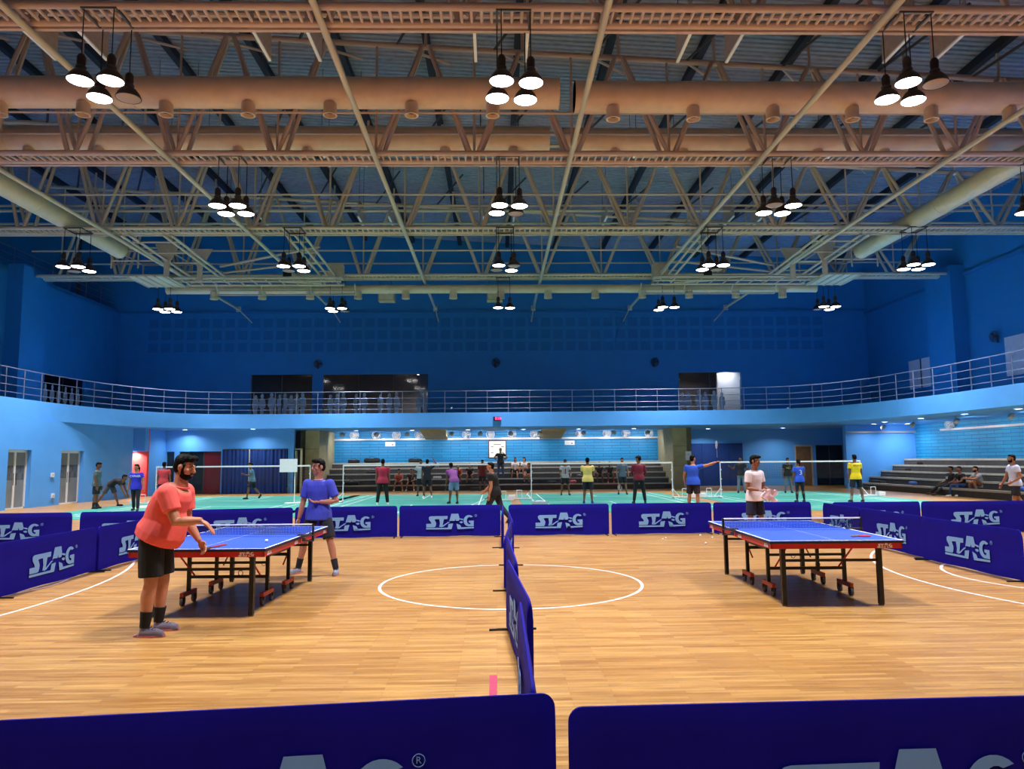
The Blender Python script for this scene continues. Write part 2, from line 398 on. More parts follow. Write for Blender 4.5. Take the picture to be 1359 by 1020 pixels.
MB().box(-.38,.38,.05,.08,0,2.35).build('painted_dark_opening', M_BLACK, t)  # black sheet paints the darkness beyond the open doorway
MB().box(.28,.38,-.08,.04,0,2.42).box(-.38,-.32,-.05,.04,0,2.42).box(-.38,.38,-.05,.04,2.36,2.42).build('frame', mat('pale_door_frame', (222,220,196), .5), t)
MB().box(.08,.12,-.35,.04,.02,2.3).build('door_leaf', mat('ivory_door', (196,196,176), .5), t)
# concrete wing walls beside the far bleachers
for s, xa, xb in ((0, -10.62, -9.85), (1, 10.0, 10.78)):
    w = MB().box(xa, xb, 41.6, 45.6, 0, GZ0).build('wall_wing', M_CONC, label='board-marked concrete wing wall beside the %s' % ('narrow open doorway' if s == 0 else 'plain blue folding screen')); struct(w)
    MB().box(xa-(.35 if s == 0 else -.78), xa if s == 0 else xb+.35, 41.9, 42.6, 0, GZ0).build('return_face', M_CONCD, w)
    for z in (1.3, 2.4): cuboid('joint_line', ((xa+xb)/2, 41.6, z), (xb-xa+.002, .02, .02), M_CONCD, w)
# right part under the gallery
struct(wall_mesh('Y', 45.0, 45.4, 10.8, 26, 0, GZ0, [(18.3, 19.4, 0, 2.45), (19.6, 21.3, 0, 2.45)]).build('wall_recess_right', M_WALL, label='blue wall under the gallery with brown door'))
t = thing('folding_screen', 'plain blue folding screen of wide panels in the far wall', 'screen', (13.4, 44.93, 0))
for k in range(4): MB().box(-1.66+k*.83, -1.66+k*.83+.82, -.03-.02*(k % 2), .05, .03, 2.6).build('panel', M_CURT, t)
MB().box(-1.68,1.66,-.08,.06,0,.03).build('track', M_GREYW, t)
t = thing('door_4', 'brown veneered door with pale frame in blue wall', None, (18.85, 45.05, 0)); t['kind'] = 'structure'
MB().box(-.47,.47,0,.05,.01,2.36).build('door_leaf', M_WOOD, t)
MB().box(-.55,-.47,-.06,.06,0,2.45).box(.47,.55,-.06,.06,0,2.45).box(-.47,.47,-.06,.06,2.36,2.45).build('frame', mat('pale_wood_frame', (190,178,150), .5), t)
bar('handle', (-.38, -.05, 1.0), (-.28, -.05, 1.0), .012, M_GREYW, t)
t = thing('window_2', 'dark glazed panel beside the brown door', None, (20.45, 45.1, 0)); t['kind'] = 'structure'
MB().box(-.83,-.03,-.02,.02,.02,2.44).build('pane', M_GLASSD, t); MB().box(.03,.83,-.02,.02,.02,2.44).build('pane', M_GLASSD, t)
MB().box(-.03,.03,-.04,.04,0,2.44).build('mullion', M_DGREY, t)
struct(MB().box(19.1, 26, 40, 40.3, 0, GZ0).build('wall_return_right', M_WALL, label='light blue wall at the end of the side bleachers'))
struct(MB().box(21.4, 21.7, 40.3, 45, 0, GZ0).build('wall_return_side', M_WALL))
# windows with film figures, lobby behind
struct(MB().box(-26, 27, 51.5, 51.8, GZ1, 8).build('wall_lobby', mat('lobby_wall', (120,108,104), .7), label='dim lobby wall behind the gallery windows'))
struct(MB().box(-26, 27, YB+.3, 51.8, 8, 8.2).build('ceiling_lobby', mat('lobby_ceiling', (70,62,62), .7)))
struct(MB().box(-26, 27, YB+.3, 51.8, GZ1-.2, GZ1).build('floor_lobby', mat('lobby_floor', (90,84,80), .4)))
M_GLASS = bpy.data.materials.new('clear_tinted_glass'); M_GLASS.use_nodes = True
_nt = M_GLASS.node_tree; _nt.nodes.remove(_nt.nodes['Principled BSDF'])
_a = _nt.nodes.new('ShaderNodeBsdfTransparent'); _a.inputs[0].default_value = (.55,.57,.6,1); _b = _nt.nodes.new('ShaderNodeBsdfGlossy'); _b.inputs['Roughness'].default_value = .05
_m = _nt.nodes.new('ShaderNodeMixShader'); _m.inputs[0].default_value = .06; _nt.links.new(_a.outputs[0], _m.inputs[1]); _nt.links.new(_b.outputs[0], _m.inputs[2]); _nt.links.new(_m.outputs[0], _nt.nodes['Material Output'].inputs['Surface'])
FIG = [(-.14,0),(-.10,.5),(-.13,.8),(-.2,.85),(-.21,1.1),(-.17,1.38),(-.06,1.46),(-.1,1.56),(-.08,1.68),(0,1.74),(.08,1.68),(.1,1.56),(.06,1.46),(.17,1.38),(.2,1.1),(.17,.85),(.12,.8),(.11,.4),(.13,0)]
FIGS = {0: [-1.6,-1.2,-.62,-.1,.2,.6,.95,1.3], 1: [-2.8,-2.4,-2.0,-1.2,-.7,.3,.85,1.3,2.7,3.05], 2: [-1.75,-1.4,-.72,-.3,.27,.75]}
for i, (a, b, c, d) in enumerate(WIN):
    t = thing('window_%d' % (i+3), 'dark gallery window with row of frosted human figures, %s' % ('narrower one beside its wide neighbour', 'the wide one', 'over the plain blue folding screen')[i], None, ((a+b)/2, YB+.12, c)); t['kind'] = 'structure'
    w = (b-a)/2; npan = 2 if w < 2 else 3
    for k in range(npan): MB().box(-w+k*2*w/npan+.02, -w+(k+1)*2*w/npan-.02, -.01, .01, 0, d-c).build('pane', M_GLASS, t)
    for k in range(npan+1): MB().box(-w+k*2*w/npan-.025, -w+k*2*w/npan+.025, -.03, .03, 0, d-c).build('mullion', M_DGREY, t)
    for k, xx in enumerate(FIGS[i]):
        s = .92+.1*((k*37) % 5)/5; fl = -1 if k % 2 else 1
        MB().prism([(xx+fl*p*s*1.05, q*s) for p, q in FIG], -.016, -.012, lambda x, y, h: (x, h, y+.05)).build('frosted_figure', M_FIG, t)
for i, (a, b) in enumerate(((30.2, 33.4), (38.6, 42.4))):
    t = thing('window_%d' % (i+6), 'dark side gallery window with frosted figures, %s' % ('nearer the front barrier row' if i == 0 else 'nearer the far corner'), None, (WL-.15, (a+b)/2, GZ1)); t['kind'] = 'structure'; w = (b-a)/2
    for k in range(2): MB().box(-.01, .01, -w+k*w+.02, -w+(k+1)*w-.02, 0, 2.2).build('pane', M_GLASS, t)
    for k in range(3): MB().box(-.03, .03, -w+k*w-.025, -w+k*w+.025, 0, 2.2).build('mullion', M_DGREY, t)
    for k in range(6): MB().prism([(-w*.8+k*w*.32+p, q*.95) for p, q in FIG], .012, .016, lambda x, y, h: (h, x, y+.05)).build('frosted_figure', M_FIG, t)
M_LOBBYL = mat('lobby_lamp_glow', (255,244,225), .5, var=0, emit=30)
for k, (xx, yy, zz) in enumerate(((-13.9, 48.5, 7.5), (-11.9, 47.6, 7.4), (-9.9, 47.6, 7.4), (-6.3, 48.6, 7.6), (-4.9, 48.0, 7.3), (-4.7, 49.6, 7.1), (12.2, 48.3, 7.6), (13.2, 49.3, 7.9), (14.9, 46.75, 7.6))):
    t = thing('lobby_lamp', 'small round lobby lamp glowing behind the %s gallery window' % ('narrower' if xx < -11.3 else 'wide' if xx < 0 else 'single'), 'lamp', (xx, yy, zz), group='lobby ceiling lamps')
    MB().lathe([(0,.0),(.18,.0),(.2,.04),(.12,.12),(.05,.14),(0,.14)], 14).build('shade', M_WHITE, t, smooth=True)
    MB().lathe([(0,-.03),(.12,-.026),(.2,-.012),(.2,-.002),(0,-.002)], 14).build('diffuser', M_LOBBYL, t)
    if zz < 7.95: bar('stem', (0, 0, .14), (0, 0, 8-zz), .012, M_DGREY, t)
    area_light('lobby_light', (0, 0, -.03), 70 if xx < 10 else 90, .3, t)
MB().box(14.35, 17.0, 47.2, 47.4, GZ1, 8).build('wall_lobby_white', M_WHITE, label='white lobby wall seen through the single gallery window', kind='structure')
MB().box(-4.9, -4.3, 47.2, 47.4, GZ1, 8).build('wall_lobby_pier', M_WHITE, label='white lobby pier seen through the wide gallery window', kind='structure')
# ------------------------------------------------------------------ floor markings and court mats
def ring(cx, cy, r, w, a0=0, a1=2*PI, n=96, z=.003):
    v = []; f = []
    for i in range(n+1):
        a = a0+(a1-a0)*i/n
        for rr in (r-w/2, r+w/2): v += [(cx+rr*math.cos(a), cy+rr*math.sin(a), .0005), (cx+rr*math.cos(a), cy+rr*math.sin(a), z)]
    for i in range(n):
        b = 4*i; f += [(b+1, b+3, b+7, b+5), (b, b+1, b+5, b+4), (b+2, b+6, b+7, b+3)]
    return MB().add(v, f)
ring(.2, 10.5, 1.8, .042).build('court_line', M_LINE, FLOOR)
ring(-14.6, 9.7, 9.02, .042, -.6, .6).build('court_line', M_LINE, FLOOR)
ring(-8.08, 10.8, 1.8, .042).build('court_line', M_LINE, FLOOR)
ring(11.4, 10.3, 5.55, .042, PI-1.2, PI+1.2).build('court_line', M_LINE, FLOOR)
ring(8.4, 10.55, 1.8, .042).build('court_line', M_LINE, FLOOR)
MB().box(-.059, -.002, 5.3, 6.1, .0005, .003).build('tape_strip', mat('pink_floor_tape', (166,40,78), .6), None, label='short pink tape strip stuck on the wood floor beside the divider', cat='tape')
# green badminton court mats with white lines
COURTS = [(-11.0, 31.1), (-3.25, 31.1), (4.6, 32.0), (12.75, 32.0)]
CNAME = ['by the glass-door wall', 'between whiteboard and aisle', 'between aisle and folding screen', 'by the side bleachers']
for k, (cx, cy) in enumerate(COURTS):
    hw = (4.25, 3.85, 3.6, 3.9)[k]
    t = thing('court_mat', 'green vinyl badminton court mat '+CNAME[k], 'mat', (cx, cy, 0), group='badminton court mats')
    MB().box(-hw, hw, -8.0, 6.4 if k < 2 else 5.4, .0, .008).build('vinyl', M_GREEN, t)
    def ln(x0, x1, y0, y1): MB().box(x0, x1, y0, y1, .0085, .0105).build('court_line', M_LINEG, t)
    w = .045; ye = 6.1 if k < 2 else 5.3
    for xx in (-3.05, -2.59, 2.59, 3.05): ln(xx-w/2, xx+w/2, -6.7, ye)
    for yy in (-6.7, -5.94, -1.98, 1.98, ye): ln(-3.05, 3.05, yy-w/2, yy+w/2)
    ln(-w/2, w/2, 1.98, ye); ln(-w/2, w/2, -6.7, -1.98)
# badminton nets and their wheeled posts
def net_post(x, y, side, label, L=.95):
    t = thing('net_post', label, 'net post', (x, y, .008))
    b = MB().tube([(0,0,.06),(0,0,1.55)], .022, 8).build('pole', M_WHITE, t, smooth=True)
    bar('top_arm', (0,0,1.54), (-side*.22,0,1.54), .016, M_WHITE, t)
    MB().box(min(0,side*L), max(0,side*L), -.05, .05, .03, .07).build('base_beam', M_WHITE, t)
    MB().box(side*.05-.05, side*.05+.05, -.25, .25, .02, .06).build('cross_foot', M_WHITE, t)
    bar('brace', (0,0,.42), (side*.3,0,.06), .016, M_WHITE, t)
    for a in (L*.44, L*.66): bar('handle_upright', (side*a,0,.06), (side*a,0,.4), .014, M_WHITE, t)
    bar('handle_bar', (side*L*.44,0,.4), (side*L*.66,0,.4), .014, M_WHITE, t)
    MB().box(min(side*L*.72,side*L*1.02), max(side*L*.72,side*L*1.02), -.16, .16, .03, .2).build('ballast_box', M_WHITE, t)
    for z in (.35, .8, 1.2): cuboid('cleat', (-side*.03,0,z), (.05,.03,.04), M_WHITE, t)
    for yy in (-.2, .2): MB().tube([(side*.05-.02,yy,.03),(side*.05+.02,yy,.03)], .03, 10).build('wheel', M_RUB, t)
PX = [(-14.05, -7.72), (-6.35, -.22), (1.52, 7.62), (9.72, 15.85)]
SIDES = [(-1, 1), (-1, 1), (-1, 1), (-1, 1)]
for k, (a, b) in enumerate(PX):
    y = COURTS[k][1]
    for x, s in ((a, -1), (b, 1)):
        net_post(x, y, s, 'white net post, %s end of the net %s' % ('door-side' if s < 0 else 'bleacher-side', CNAME[k]), .62 if x in (-7.72, -6.35) else .95)
    t = thing('badminton_net', 'badminton net with white top tape '+CNAME[k], 'net', ((a+b)/2, y, 0))
    w = (b-a)/2-.03
    MB().box(-w, w, -.002, .002, .79, 1.52).build('mesh', M_BNET, t)
    MB().box(-w, w, -.012, .012, 1.5, 1.56).build('top_tape', M_TAPEW, t)
# ------------------------------------------------------------------ lettering of the barriers
def arc_pts(cx, cy, rx, ry, a0, a1, n=14): return [(cx+rx*math.cos(math.radians(a0+(a1-a0)*i/n)), cy+ry*math.sin(math.radians(a0+(a1-a0)*i/n))) for i in range(n+1)]
LOGO = [
 [(0,0),(4.5,0),(4.6,.3),(0,.3)], [(6.75,.0),(10,.15),(10,.42),(6.68,.34)],
 [(1.05,2.72),(4.5,2.75),(4.45,2.12),(3.72,2.1),(3.6,1.55),(3.45,.75),(3.55,.55),(2.75,.5),(2.9,1.2),(2.75,2.12),(2.0,2.1)]+[(1.75,2.0),(2.1,1.35),(2.05,.9),(1.9,.5),(1.6,.42),(.05,.42),(.02,1.15),(.75,1.18),(1.05,1.15),(1.05,1.45),(.6,2.0),(.55,2.45),(.75,2.66)],
 [(5.3,3.2),(6.75,3.2),(7.05,2.1),(6.85,1.75),(6.25,1.72),(6.1,2.15),(5.98,1.72),(5.1,1.75),(4.85,1.62)],
 [(4.7,1.1),(5.65,1.2),(5.35,0.0),(4.4,0.0),(4.55,.3)], [(6.35,1.15),(7.15,.85),(7.4,.34),(7.5,.02),(6.6,0),(6.5,.4)],
 [(3.0,.62),(3.5,.78),(4.6,1.5),(5.0,1.5),(4.2,1.0),(3.6,.55),(3.1,.42)],
 [(7.0,1.55),(7.5,1.62),(7.75,1.45),(7.55,1.2),(7.1,1.3)],
 [(7.0,2.05),(7.6,1.85),(7.85,1.95),(7.7,2.12),(7.1,2.22)],
 arc_pts(9.0,1.72,1.15,1.18,45,270,18)+[(9.98,.55),(9.98,1.75),(8.95,1.72),(8.95,1.35),(9.3,1.3),(9.3,.98)]+arc_pts(9.1,1.75,.55,.75,-100,-300,10),
]
def logo_mb(w, sx=1):
    mb = MB(); k = w/10
    for p in LOGO: mb.prism([((x-5)*k*sx, (y-1.6)*k) for x, y in p], 0, .0012, lambda x, y, h: (x, -h, y))
    return mb
def logo_mesh(name, w, m):
    mb = logo_mb(w); me = mb.mesh(name, m); return me
LOGO_ME = logo_mesh('lettering', 1.07, M_LOGO)
def reg_mark():
    mb = MB(); n = 20
    ring_pts = [(.026*math.cos(2*PI*i/n), 0, .026*math.sin(2*PI*i/n)) for i in range(n)]
    mb.tube(ring_pts, .0022, 4, close=True)
    me = mb.mesh('registered_mark', M_LOGO); return me
REG_ME = reg_mark(); R_ME = text_mesh('R', .04, M_LOGO, .0006)
R_ME.transform(Matrix.Rotation(PI/2, 4, 'X'))
def fabric_mesh(seed, w=2.33):
    rnd = random.Random(seed); hw = w/2; nz = 12; v = []; f = []
    XE = [-hw+.06*(1-math.cos(a*PI/12)) for a in range(7)]
    XS = XE+[-hw+.06+(w-.12)*i/32 for i in range(1, 32)]+[-q for q in reversed(XE)]; nx = len(XS)-1
    waves = [(rnd.uniform(2,7), rnd.uniform(-4,4), rnd.uniform(0,6.28), rnd.uniform(.3,1)) for _ in range(6)]
    def top(x):
        e = hw-abs(x)
        return .70 if e > .06 else .64+.06*math.sqrt(max(0, 1-(1-e/.06)**2))
    for side in (-1, 1):
        for i in range(nx+1):
            x = XS[i]
            for j in range(nz+1):
                z = .018+(top(x)-.018)*j/nz
                ww = sum(a*math.sin(p*x+q*z*2.2+ph+side) for p, q, ph, a in waves)/3.0
                env = (1-(j/nz)**4)*min(1, (hw-abs(x))/.12)
                d = .024+(-.006+.006*ww*.9)*env
                if j == nz: d = .006
                elif j == nz-1: d = .02
                if i in (0, nx): d = min(d, .008)
                v.append((x, side*d, z+(.006*math.sin(x*5+seed) if j == 0 else 0)))
    N = (nx+1)*(nz+1)
    for s in (0, 1):
        for i in range(nx):
            for j in range(nz):
                a = s*N+i*(nz+1)+j; q = (a, a+nz+1, a+nz+2, a+1); f.append(q if s == 0 else q[::-1])
    for i in range(nx):
        a = i*(nz+1)+nz; f.append((a, a+nz+1, N+a+nz+1, N+a)); a = i*(nz+1); f.append((a, N+a, N+a+nz+1, a+nz+1))
    for j in range(nz):
        f.append((j, j+1, N+j+1, N+j)); a = nx*(nz+1)+j; f.append((a, N+a, N+a+1, a+1))
    return MB().add(v, f).mesh('fabric_cover', M_FAB, True)
FABS = [fabric_mesh(k) for k in range(5)]
BARN = [0]
def barrier(p, q, label, group, lx=0, both=True, feet=(-1, 1)):
    p = Vector((*p, 0)); q = Vector((*q, 0)); c = (p+q)/2; ang = math.atan2(q.y-p.y, q.x-p.x)
    t = thing('court_barrier', label, 'barrier', c, ang, group)
    o = obj('fabric_cover', FABS[BARN[0] % 5], t); BARN[0] += 1
    o.scale = ((q-p).length/2.33, 1, 1)
    hw = (q-p).length/2
    for s in feet: cuboid('foot', (s*(hw-.06), 0, .009), (.03, .40, .018), M_BLACK, t)
    for s in ((1, -1) if both else (1,)):
        l = obj('lettering', LOGO_ME, t, (lx*s, -.033*s, .34)); 
        if s < 0: l.rotation_euler = (0, 0, PI)
        r = obj('registered_mark', REG_ME, l, (.58, -.001, .125)); obj('registered_letter', R_ME, l, (.58, -.001, .125))
    return t
barrier((-2.07, 3.08), (.25, 3.33), 'blue fabric barrier panel, front row, on the coral-shirt player side of divider', 'front barrier row')
barrier((.29, 3.14), (2.61, 3.2), 'blue fabric barrier panel, front row, on the white-shirt player side of divider', 'front barrier row', .17)
for i, (p, q) in enumerate([((.16, 3.42), (.17, 5.44)), ((.24, 5.46), (.12, 7.72)), ((.2, 7.62), (.15, 9.95)), ((.12, 10.0), (.24, 12.3)), ((.27, 12.4), (.25, 14.66)), ((.12, 14.6), (.15, 16.8))]):
    barrier(p, q, 'blue fabric barrier in the centre divider, %s panel from the front row' % ('first','second','third','fourth','fifth','sixth')[i], 'centre divider barriers', feet=((-1,), (1,), (-1, 1), (1,), (1,), (-1, 1))[i])
for i, (p, q) in enumerate([((-6.75, 16.12), (-4.5, 16.66)), ((-4.46, 16.7), (-2.22, 16.86)), ((-2.18, 16.9), (.10, 16.92)), ((.28, 16.92), (2.56, 16.94)), ((2.62, 16.94), (4.92, 17.0)), ((4.97, 17.0), (7.18, 16.9))]):
    barrier(p, q, 'blue fabric barrier in the far cross row, %s' % ('third panel from divider on coral-shirt side', 'behind the blue-shirt player, second from divider', 'first from divider on coral-shirt side', 'first from divider on white-shirt side', 'second from divider on white-shirt side', 'third from divider, behind the white-shirt player')[i], 'far cross barrier row')
for i, (p, q) in enumerate([((-11.1, 15.62), (-8.8, 15.72)), ((-8.68, 15.82), (-6.82, 15.9)), ((7.55, 16.6), (9.56, 16.66)), ((9.6, 16.66), (11.92, 16.56))]):
    barrier(p, q, 'blue fabric barrier outside the court, %s' % ('before the glass doors', 'between glass doors and far cross row', 'next to the side row of barriers', 'before the side bleachers')[i], 'outer barriers')
for i, (p, q) in enumerate([((-6.38, 9.75), (-6.38, 12.08)), ((-6.36, 12.12), (-6.36, 14.45))]):
    barrier(p, q, 'blue fabric barrier in the side row by the coral-shirt player, %s' % ('at the arc line end', 'beside the table')[i], 'door-side barrier row')
for i, (p, q) in enumerate([((7.3, 16.5), (7.26, 14.76)), ((7.26, 14.72), (7.22, 12.42)), ((7.14, 12.38), (7.14, 10.05))]):
    barrier(p, q, 'blue fabric barrier in bleacher-side row, %s' % ('farthest panel', 'middle panel behind the table', 'at the arc line end')[i], 'bleacher-side barrier row')
# ------------------------------------------------------------------ table tennis tables
SMALL_LOGO = logo_mesh('apron_lettering', .17, M_TAPEW)
def tt_table(loc, rot, label):
    t = thing('table_tennis_table', label, 'table', loc, rot, 'table tennis tables')
    W2, L2 = .7625, 1.37
    for s in (-1, 1):
        y0, y1 = (-L2, -.004) if s < 0 else (.004, L2)
        top = MB().box(-W2, W2, y0, y1, .735, .76).build('table_half', M_TTOP, t)
        MB().box(-W2+.03, W2-.03, y0+.02, y1-.02, .72, .7345).build('underside_frame', M_BLACK, top)
        zt, zb = .7608, .7600
        for (a, b, c, d) in ((-W2, -W2+.02, y0, y1), (W2-.02, W2, y0, y1), (-.0015, .0015, y0, y1), (-W2+.02, W2-.02, (y0 if s < 0 else y1-.02), (y0+.02 if s < 0 else y1))):
            MB().box(a, b, c, d, zb, zt).build('white_line', M_TAPEW, top)
        e = .012
        MB().box(-W2-.002, -W2+e, y0, y1, .728, .752).box(W2-e, W2+.002, y0, y1, .728, .752).box(-W2, W2, (y0-.002 if s < 0 else y1-e), (y0+e if s < 0 else y1+.002), .728, .752).build('black_edge', M_BLACK, top)
        ap = MB()
        yy = (y0+.012, y0+.03) if s < 0 else (y1-.03, y1-.012)
        ap.box(-W2+.012, W2-.012, yy[0], yy[1], .668, .734)
        for sx in (-1, 1): ap.box(min(sx*(W2-.012), sx*(W2-.03)), max(sx*(W2-.012), sx*(W2-.03)), min(y0, y1)+.012, max(y0, y1)-.012, .668, .734)
        A = ap.build('apron', M_TRED, t)
        for sx in ((1,) if s < 0 else (-1,)):
            l = obj('apron_lettering', SMALL_LOGO, A, (sx*(.55), s*(L2-.010), .7)); l.rotation_euler = (0, 0, 0 if s < 0 else PI)
        for sx in (-1, 1):
            for ly in (.18, 1.2):
                l = obj('side_lettering', SMALL_LOGO, A, (sx*(W2-.010), s*ly, .7)); l.rotation_euler = (0, 0, PI/2*sx); l.scale = (.8, 1, .8)
        # end legs
        for sx in (-1, 1):
            MB().box(sx*.56-.025, sx*.56+.025, s*1.18-.03, s*1.18+.03, .015, .73).build('leg', M_BLACK, t)
            MB().tube([(sx*.56, s*1.18, 0), (sx*.56, s*1.18, .02)], .03, 10).build('levelling_foot', M_RUB, t)
        MB().box(-.56,.56,s*1.18-.012,s*1.18+.012,.50,.53).build('leg_brace', M_BLACK, t)
        # folding carriage with casters
        for sx in (-1, 1):
            MB().box(sx*.48-.02, sx*.48+.02, s*.42-.02, s*.42+.02, .14, .73).build('carriage_post', M_BLACK, t)
            c = MB().box(sx*.48-.022, sx*.48+.022, s*.42-.19, s*.42+.19, .105, .155).build('carriage_beam', M_TORG, t)
            for e2 in (-.16, .16):
                MB().box(sx*.48-.028, sx*.48+.028, s*.42+e2-.02, s*.42+e2+.02, .06, .105).build('caster_fork', M_BLACK, t)
                MB().tube([(sx*.48-.016, s*.42+e2, .05), (sx*.48+.016, s*.42+e2, .05)], .05, 16).build('caster_wheel', M_RUB, t, smooth=True)
            st = bar('red_strut', (sx*.40, s*.45, .34), (sx*.40, s*.95, .68), .011, M_TRED, t)
        MB().box(-.48,.48,s*.42-.016,s*.42+.016,.30 if s < 0 else .46,.335 if s < 0 else .495).build('cross_bar', M_BLACK, t)
        MB().box(-.48,.48,s*.42-.012,s*.42+.012,.47,.50).build('cross_bar', M_BLACK, t)
        ringp = [(.15+.028*math.cos(2*PI*i/12), s*.42, .36+.028*math.sin(2*PI*i/12)) for i in range(12)]
        MB().tube(ringp, .004, 5, close=True).build('locking_ring', M_DGREY, t)
    for sx in (-1, 1): MB().box(sx*.48-.012, sx*.48+.012, -.42, .42, .55, .585).build('side_rail', M_BLACK, t)
    return t
def tt_net(loc, rot, label):
    t = thing('table_tennis_net', label, 'net', loc, rot)
    for sx in (-1, 1):
        MB().box(sx*.915-.012, sx*.915+.012, -.012, .012, .70, .9125).build('net_post', M_BLACK, t)
        MB().box(min(sx*.72,sx*.925), max(sx*.72,sx*.925), -.03, .03, .762, .776).box(min(sx*.78,sx*.925), max(sx*.78,sx*.925), -.02, .02, .69, .708).box(sx*.8-.02,sx*.8+.02,-.02,.02,.70,.73).build('clamp', M_DGREY, t)
    MB().box(-.905, .905, -.0015, .0015, .778, .905).build('net_mesh', M_TNET, t)
    MB().box(-.905, .905, -.006, .006, .898, .914).build('top_tape', M_TAPEW, t)
TL = ((-3.27, 9.72, 0), math.radians(-1.5)); TR = ((3.93, 9.87, 0), math.radians(-1.6))
tt_table(*TL, 'blue table tennis table with red apron, before the coral-shirt player')
tt_table(*TR, 'blue table tennis table with red apron, before the white-shirt player')
tt_net(*TL, 'low dark net with white tape across the table of the coral-shirt player')
tt_net(*TR, 'low dark net with white tape across the table of the white-shirt player')
BALL = MB().ell((0,0,.02), (.02,.02,.02), n=12, m=8).mesh('table_tennis_ball', M_WHITE, True)
obj('table_tennis_ball', BALL, None, (-2.72, 8.95, .7605), 'white ball lying on the table before the coral-shirt player', 'ball')
for x, y in ((3.62, 15.95), (3.5, 15.7), (4.5, 16.45), (4.62, 15.95), (4.18, 14.9), (5.45, 15.3)):
    obj('table_tennis_ball', BALL, None, (x, y, .0), 'white ball lying on the wood floor near the far cross row of barriers', 'ball', 'balls on the floor')
def tt_bat(loc, rot, label):
    t = thing('table_tennis_bat', label, 'bat', loc); t.rotation_euler = rot
    disc = [(.075*math.cos(a), .155+.08*math.sin(a)) for a in [2*PI*i/20 for i in range(20)]]
    MB().prism(disc, -.0035, .0035).build('blade', M_WOOD, t)
    MB().prism(disc, .0036, .006).build('red_rubber', M_TRED, t); MB().prism(disc, -.006, -.0036).build('black_rubber', M_BLACK, t)
    MB().tube([(0,-.02,0),(0,.085,0)], [.014,.012], 8).build('handle', M_WOOD, t)
    return t
tt_bat((4.25, 8.85, .768), (0,0,math.radians(-75)), 'red rubber bat left lying on the corner of the free table end')
# ------------------------------------------------------------------ bleachers
t = thing('bleacher', 'dark tiered concrete bleacher against the far brick wall', 'bleacher', (0, 42.2, 0)); BLB = t
for k in range(5):
    z = .32+.31*k
    tr = MB().box(-9.83, 9.98, .66*k, 3.29, .31*k+(.01 if k else 0), z).build('tier', M_RISER, t)
    MB().box(-9.83, 9.98, .66*k-.02, .66*k+.12, z-.045, z+.03).build('nosing', M_NOSE, tr)
    MB().box(-9.83, 9.98, .66*k+.07, .66*k+.66, z+.001, z+.012).build('tread', M_TREAD, tr)
for sx in (-9.2, -.9, 9.0):
    for k in range(5): MB().box(sx-.55, sx+.55, .66*k-.32, .66*k, .31*k+(.01 if k else 0), .31*k+.165).build('aisle_step', M_TREAD, t)
t = thing('bleacher', 'dark tiered concrete bleacher against the side brick wall', 'bleacher', (19.6, 20, 0))
for k in range(5):
    z = .32+.31*k
    tr = MB().box(.66*k, 3.34, -30, 19.95, .31*k+(.01 if k else 0), z).build('tier', M_RISER, t)
    MB().box(.66*k-.02, .66*k+.12, -30, 19.95, z-.055, z+.03).build('nosing', M_NOSE, tr)
    MB().box(.66*k+.07, .66*k+.66, -30, 19.95, z+.001, z+.012).build('tread', M_TREAD, tr)
for k in range(5): MB().box(.66*k-.32, .66*k, 18.2, 19.4, .31*k+(.01 if k else 0), .31*k+.165).build('aisle_step', M_TREAD, t)
# ------------------------------------------------------------------ gallery railings
def railing(name, label, pts, z, hts, post_gap=1.12, r=.017, h=1.15):
    o = Vector((pts[0][0], pts[0][1], z)); t = thing(name, label, 'railing', o)
    P = [Vector((x, y, z))-o for x, y in pts]
    for hh in hts: MB().tube([p+Vector((0,0,hh)) for p in P], r if hh == hts[-1] else r*.7, 8).build('rail', M_RAIL, t, smooth=True)
    acc = 0; nxt = 0
    for a, b in zip(P, P[1:]):
        L = (b-a).length
        while nxt <= acc+L:
            q = a+(b-a)*((nxt-acc)/L); bar('post', q, q+Vector((0,0,h)), r*1.15, M_RAIL, t, 8); nxt += post_gap
        acc += L
inset = []
for i, (x, y) in enumerate(EDGE):
    a = Vector(EDGE[max(i-1,0)]); b = Vector(EDGE[min(i+1,len(EDGE)-1)]); d = (b-a).normalized(); nrm = Vector((-d.y, d.x))
    inset.append((x+nrm.x*.12, y+nrm.y*.12))
HT = (.22, .5, .8, 1.15)
ia = min(range(len(EDGE)), key=lambda i: abs(EDGE[i][1]-36.2)+(0 if EDGE[i][0] < 0 else 99)); ib = min(range(len(EDGE)), key=lambda i: abs(EDGE[i][1]-36.4)+(0 if EDGE[i][0] > 0 else 99))
railing('gallery_railing', 'steel gallery railing above the glass-door wall', [p for p in inset[:ia+1] if p[1] > 8], GZ1, HT)
railing('gallery_railing', 'steel gallery railing across the far end', inset[ia:ib+1], GZ1, HT)
railing('gallery_railing', 'steel gallery railing above the side bleachers', [p for p in inset[ib:] if p[1] > 8], GZ1, HT)
railing('catwalk_railing', 'steel catwalk railing on the high ledge of the door-side wall', [(-23.6, 20), (-23.6, 45.5)], 11.15, (.4, .75, 1.1), 1.6)
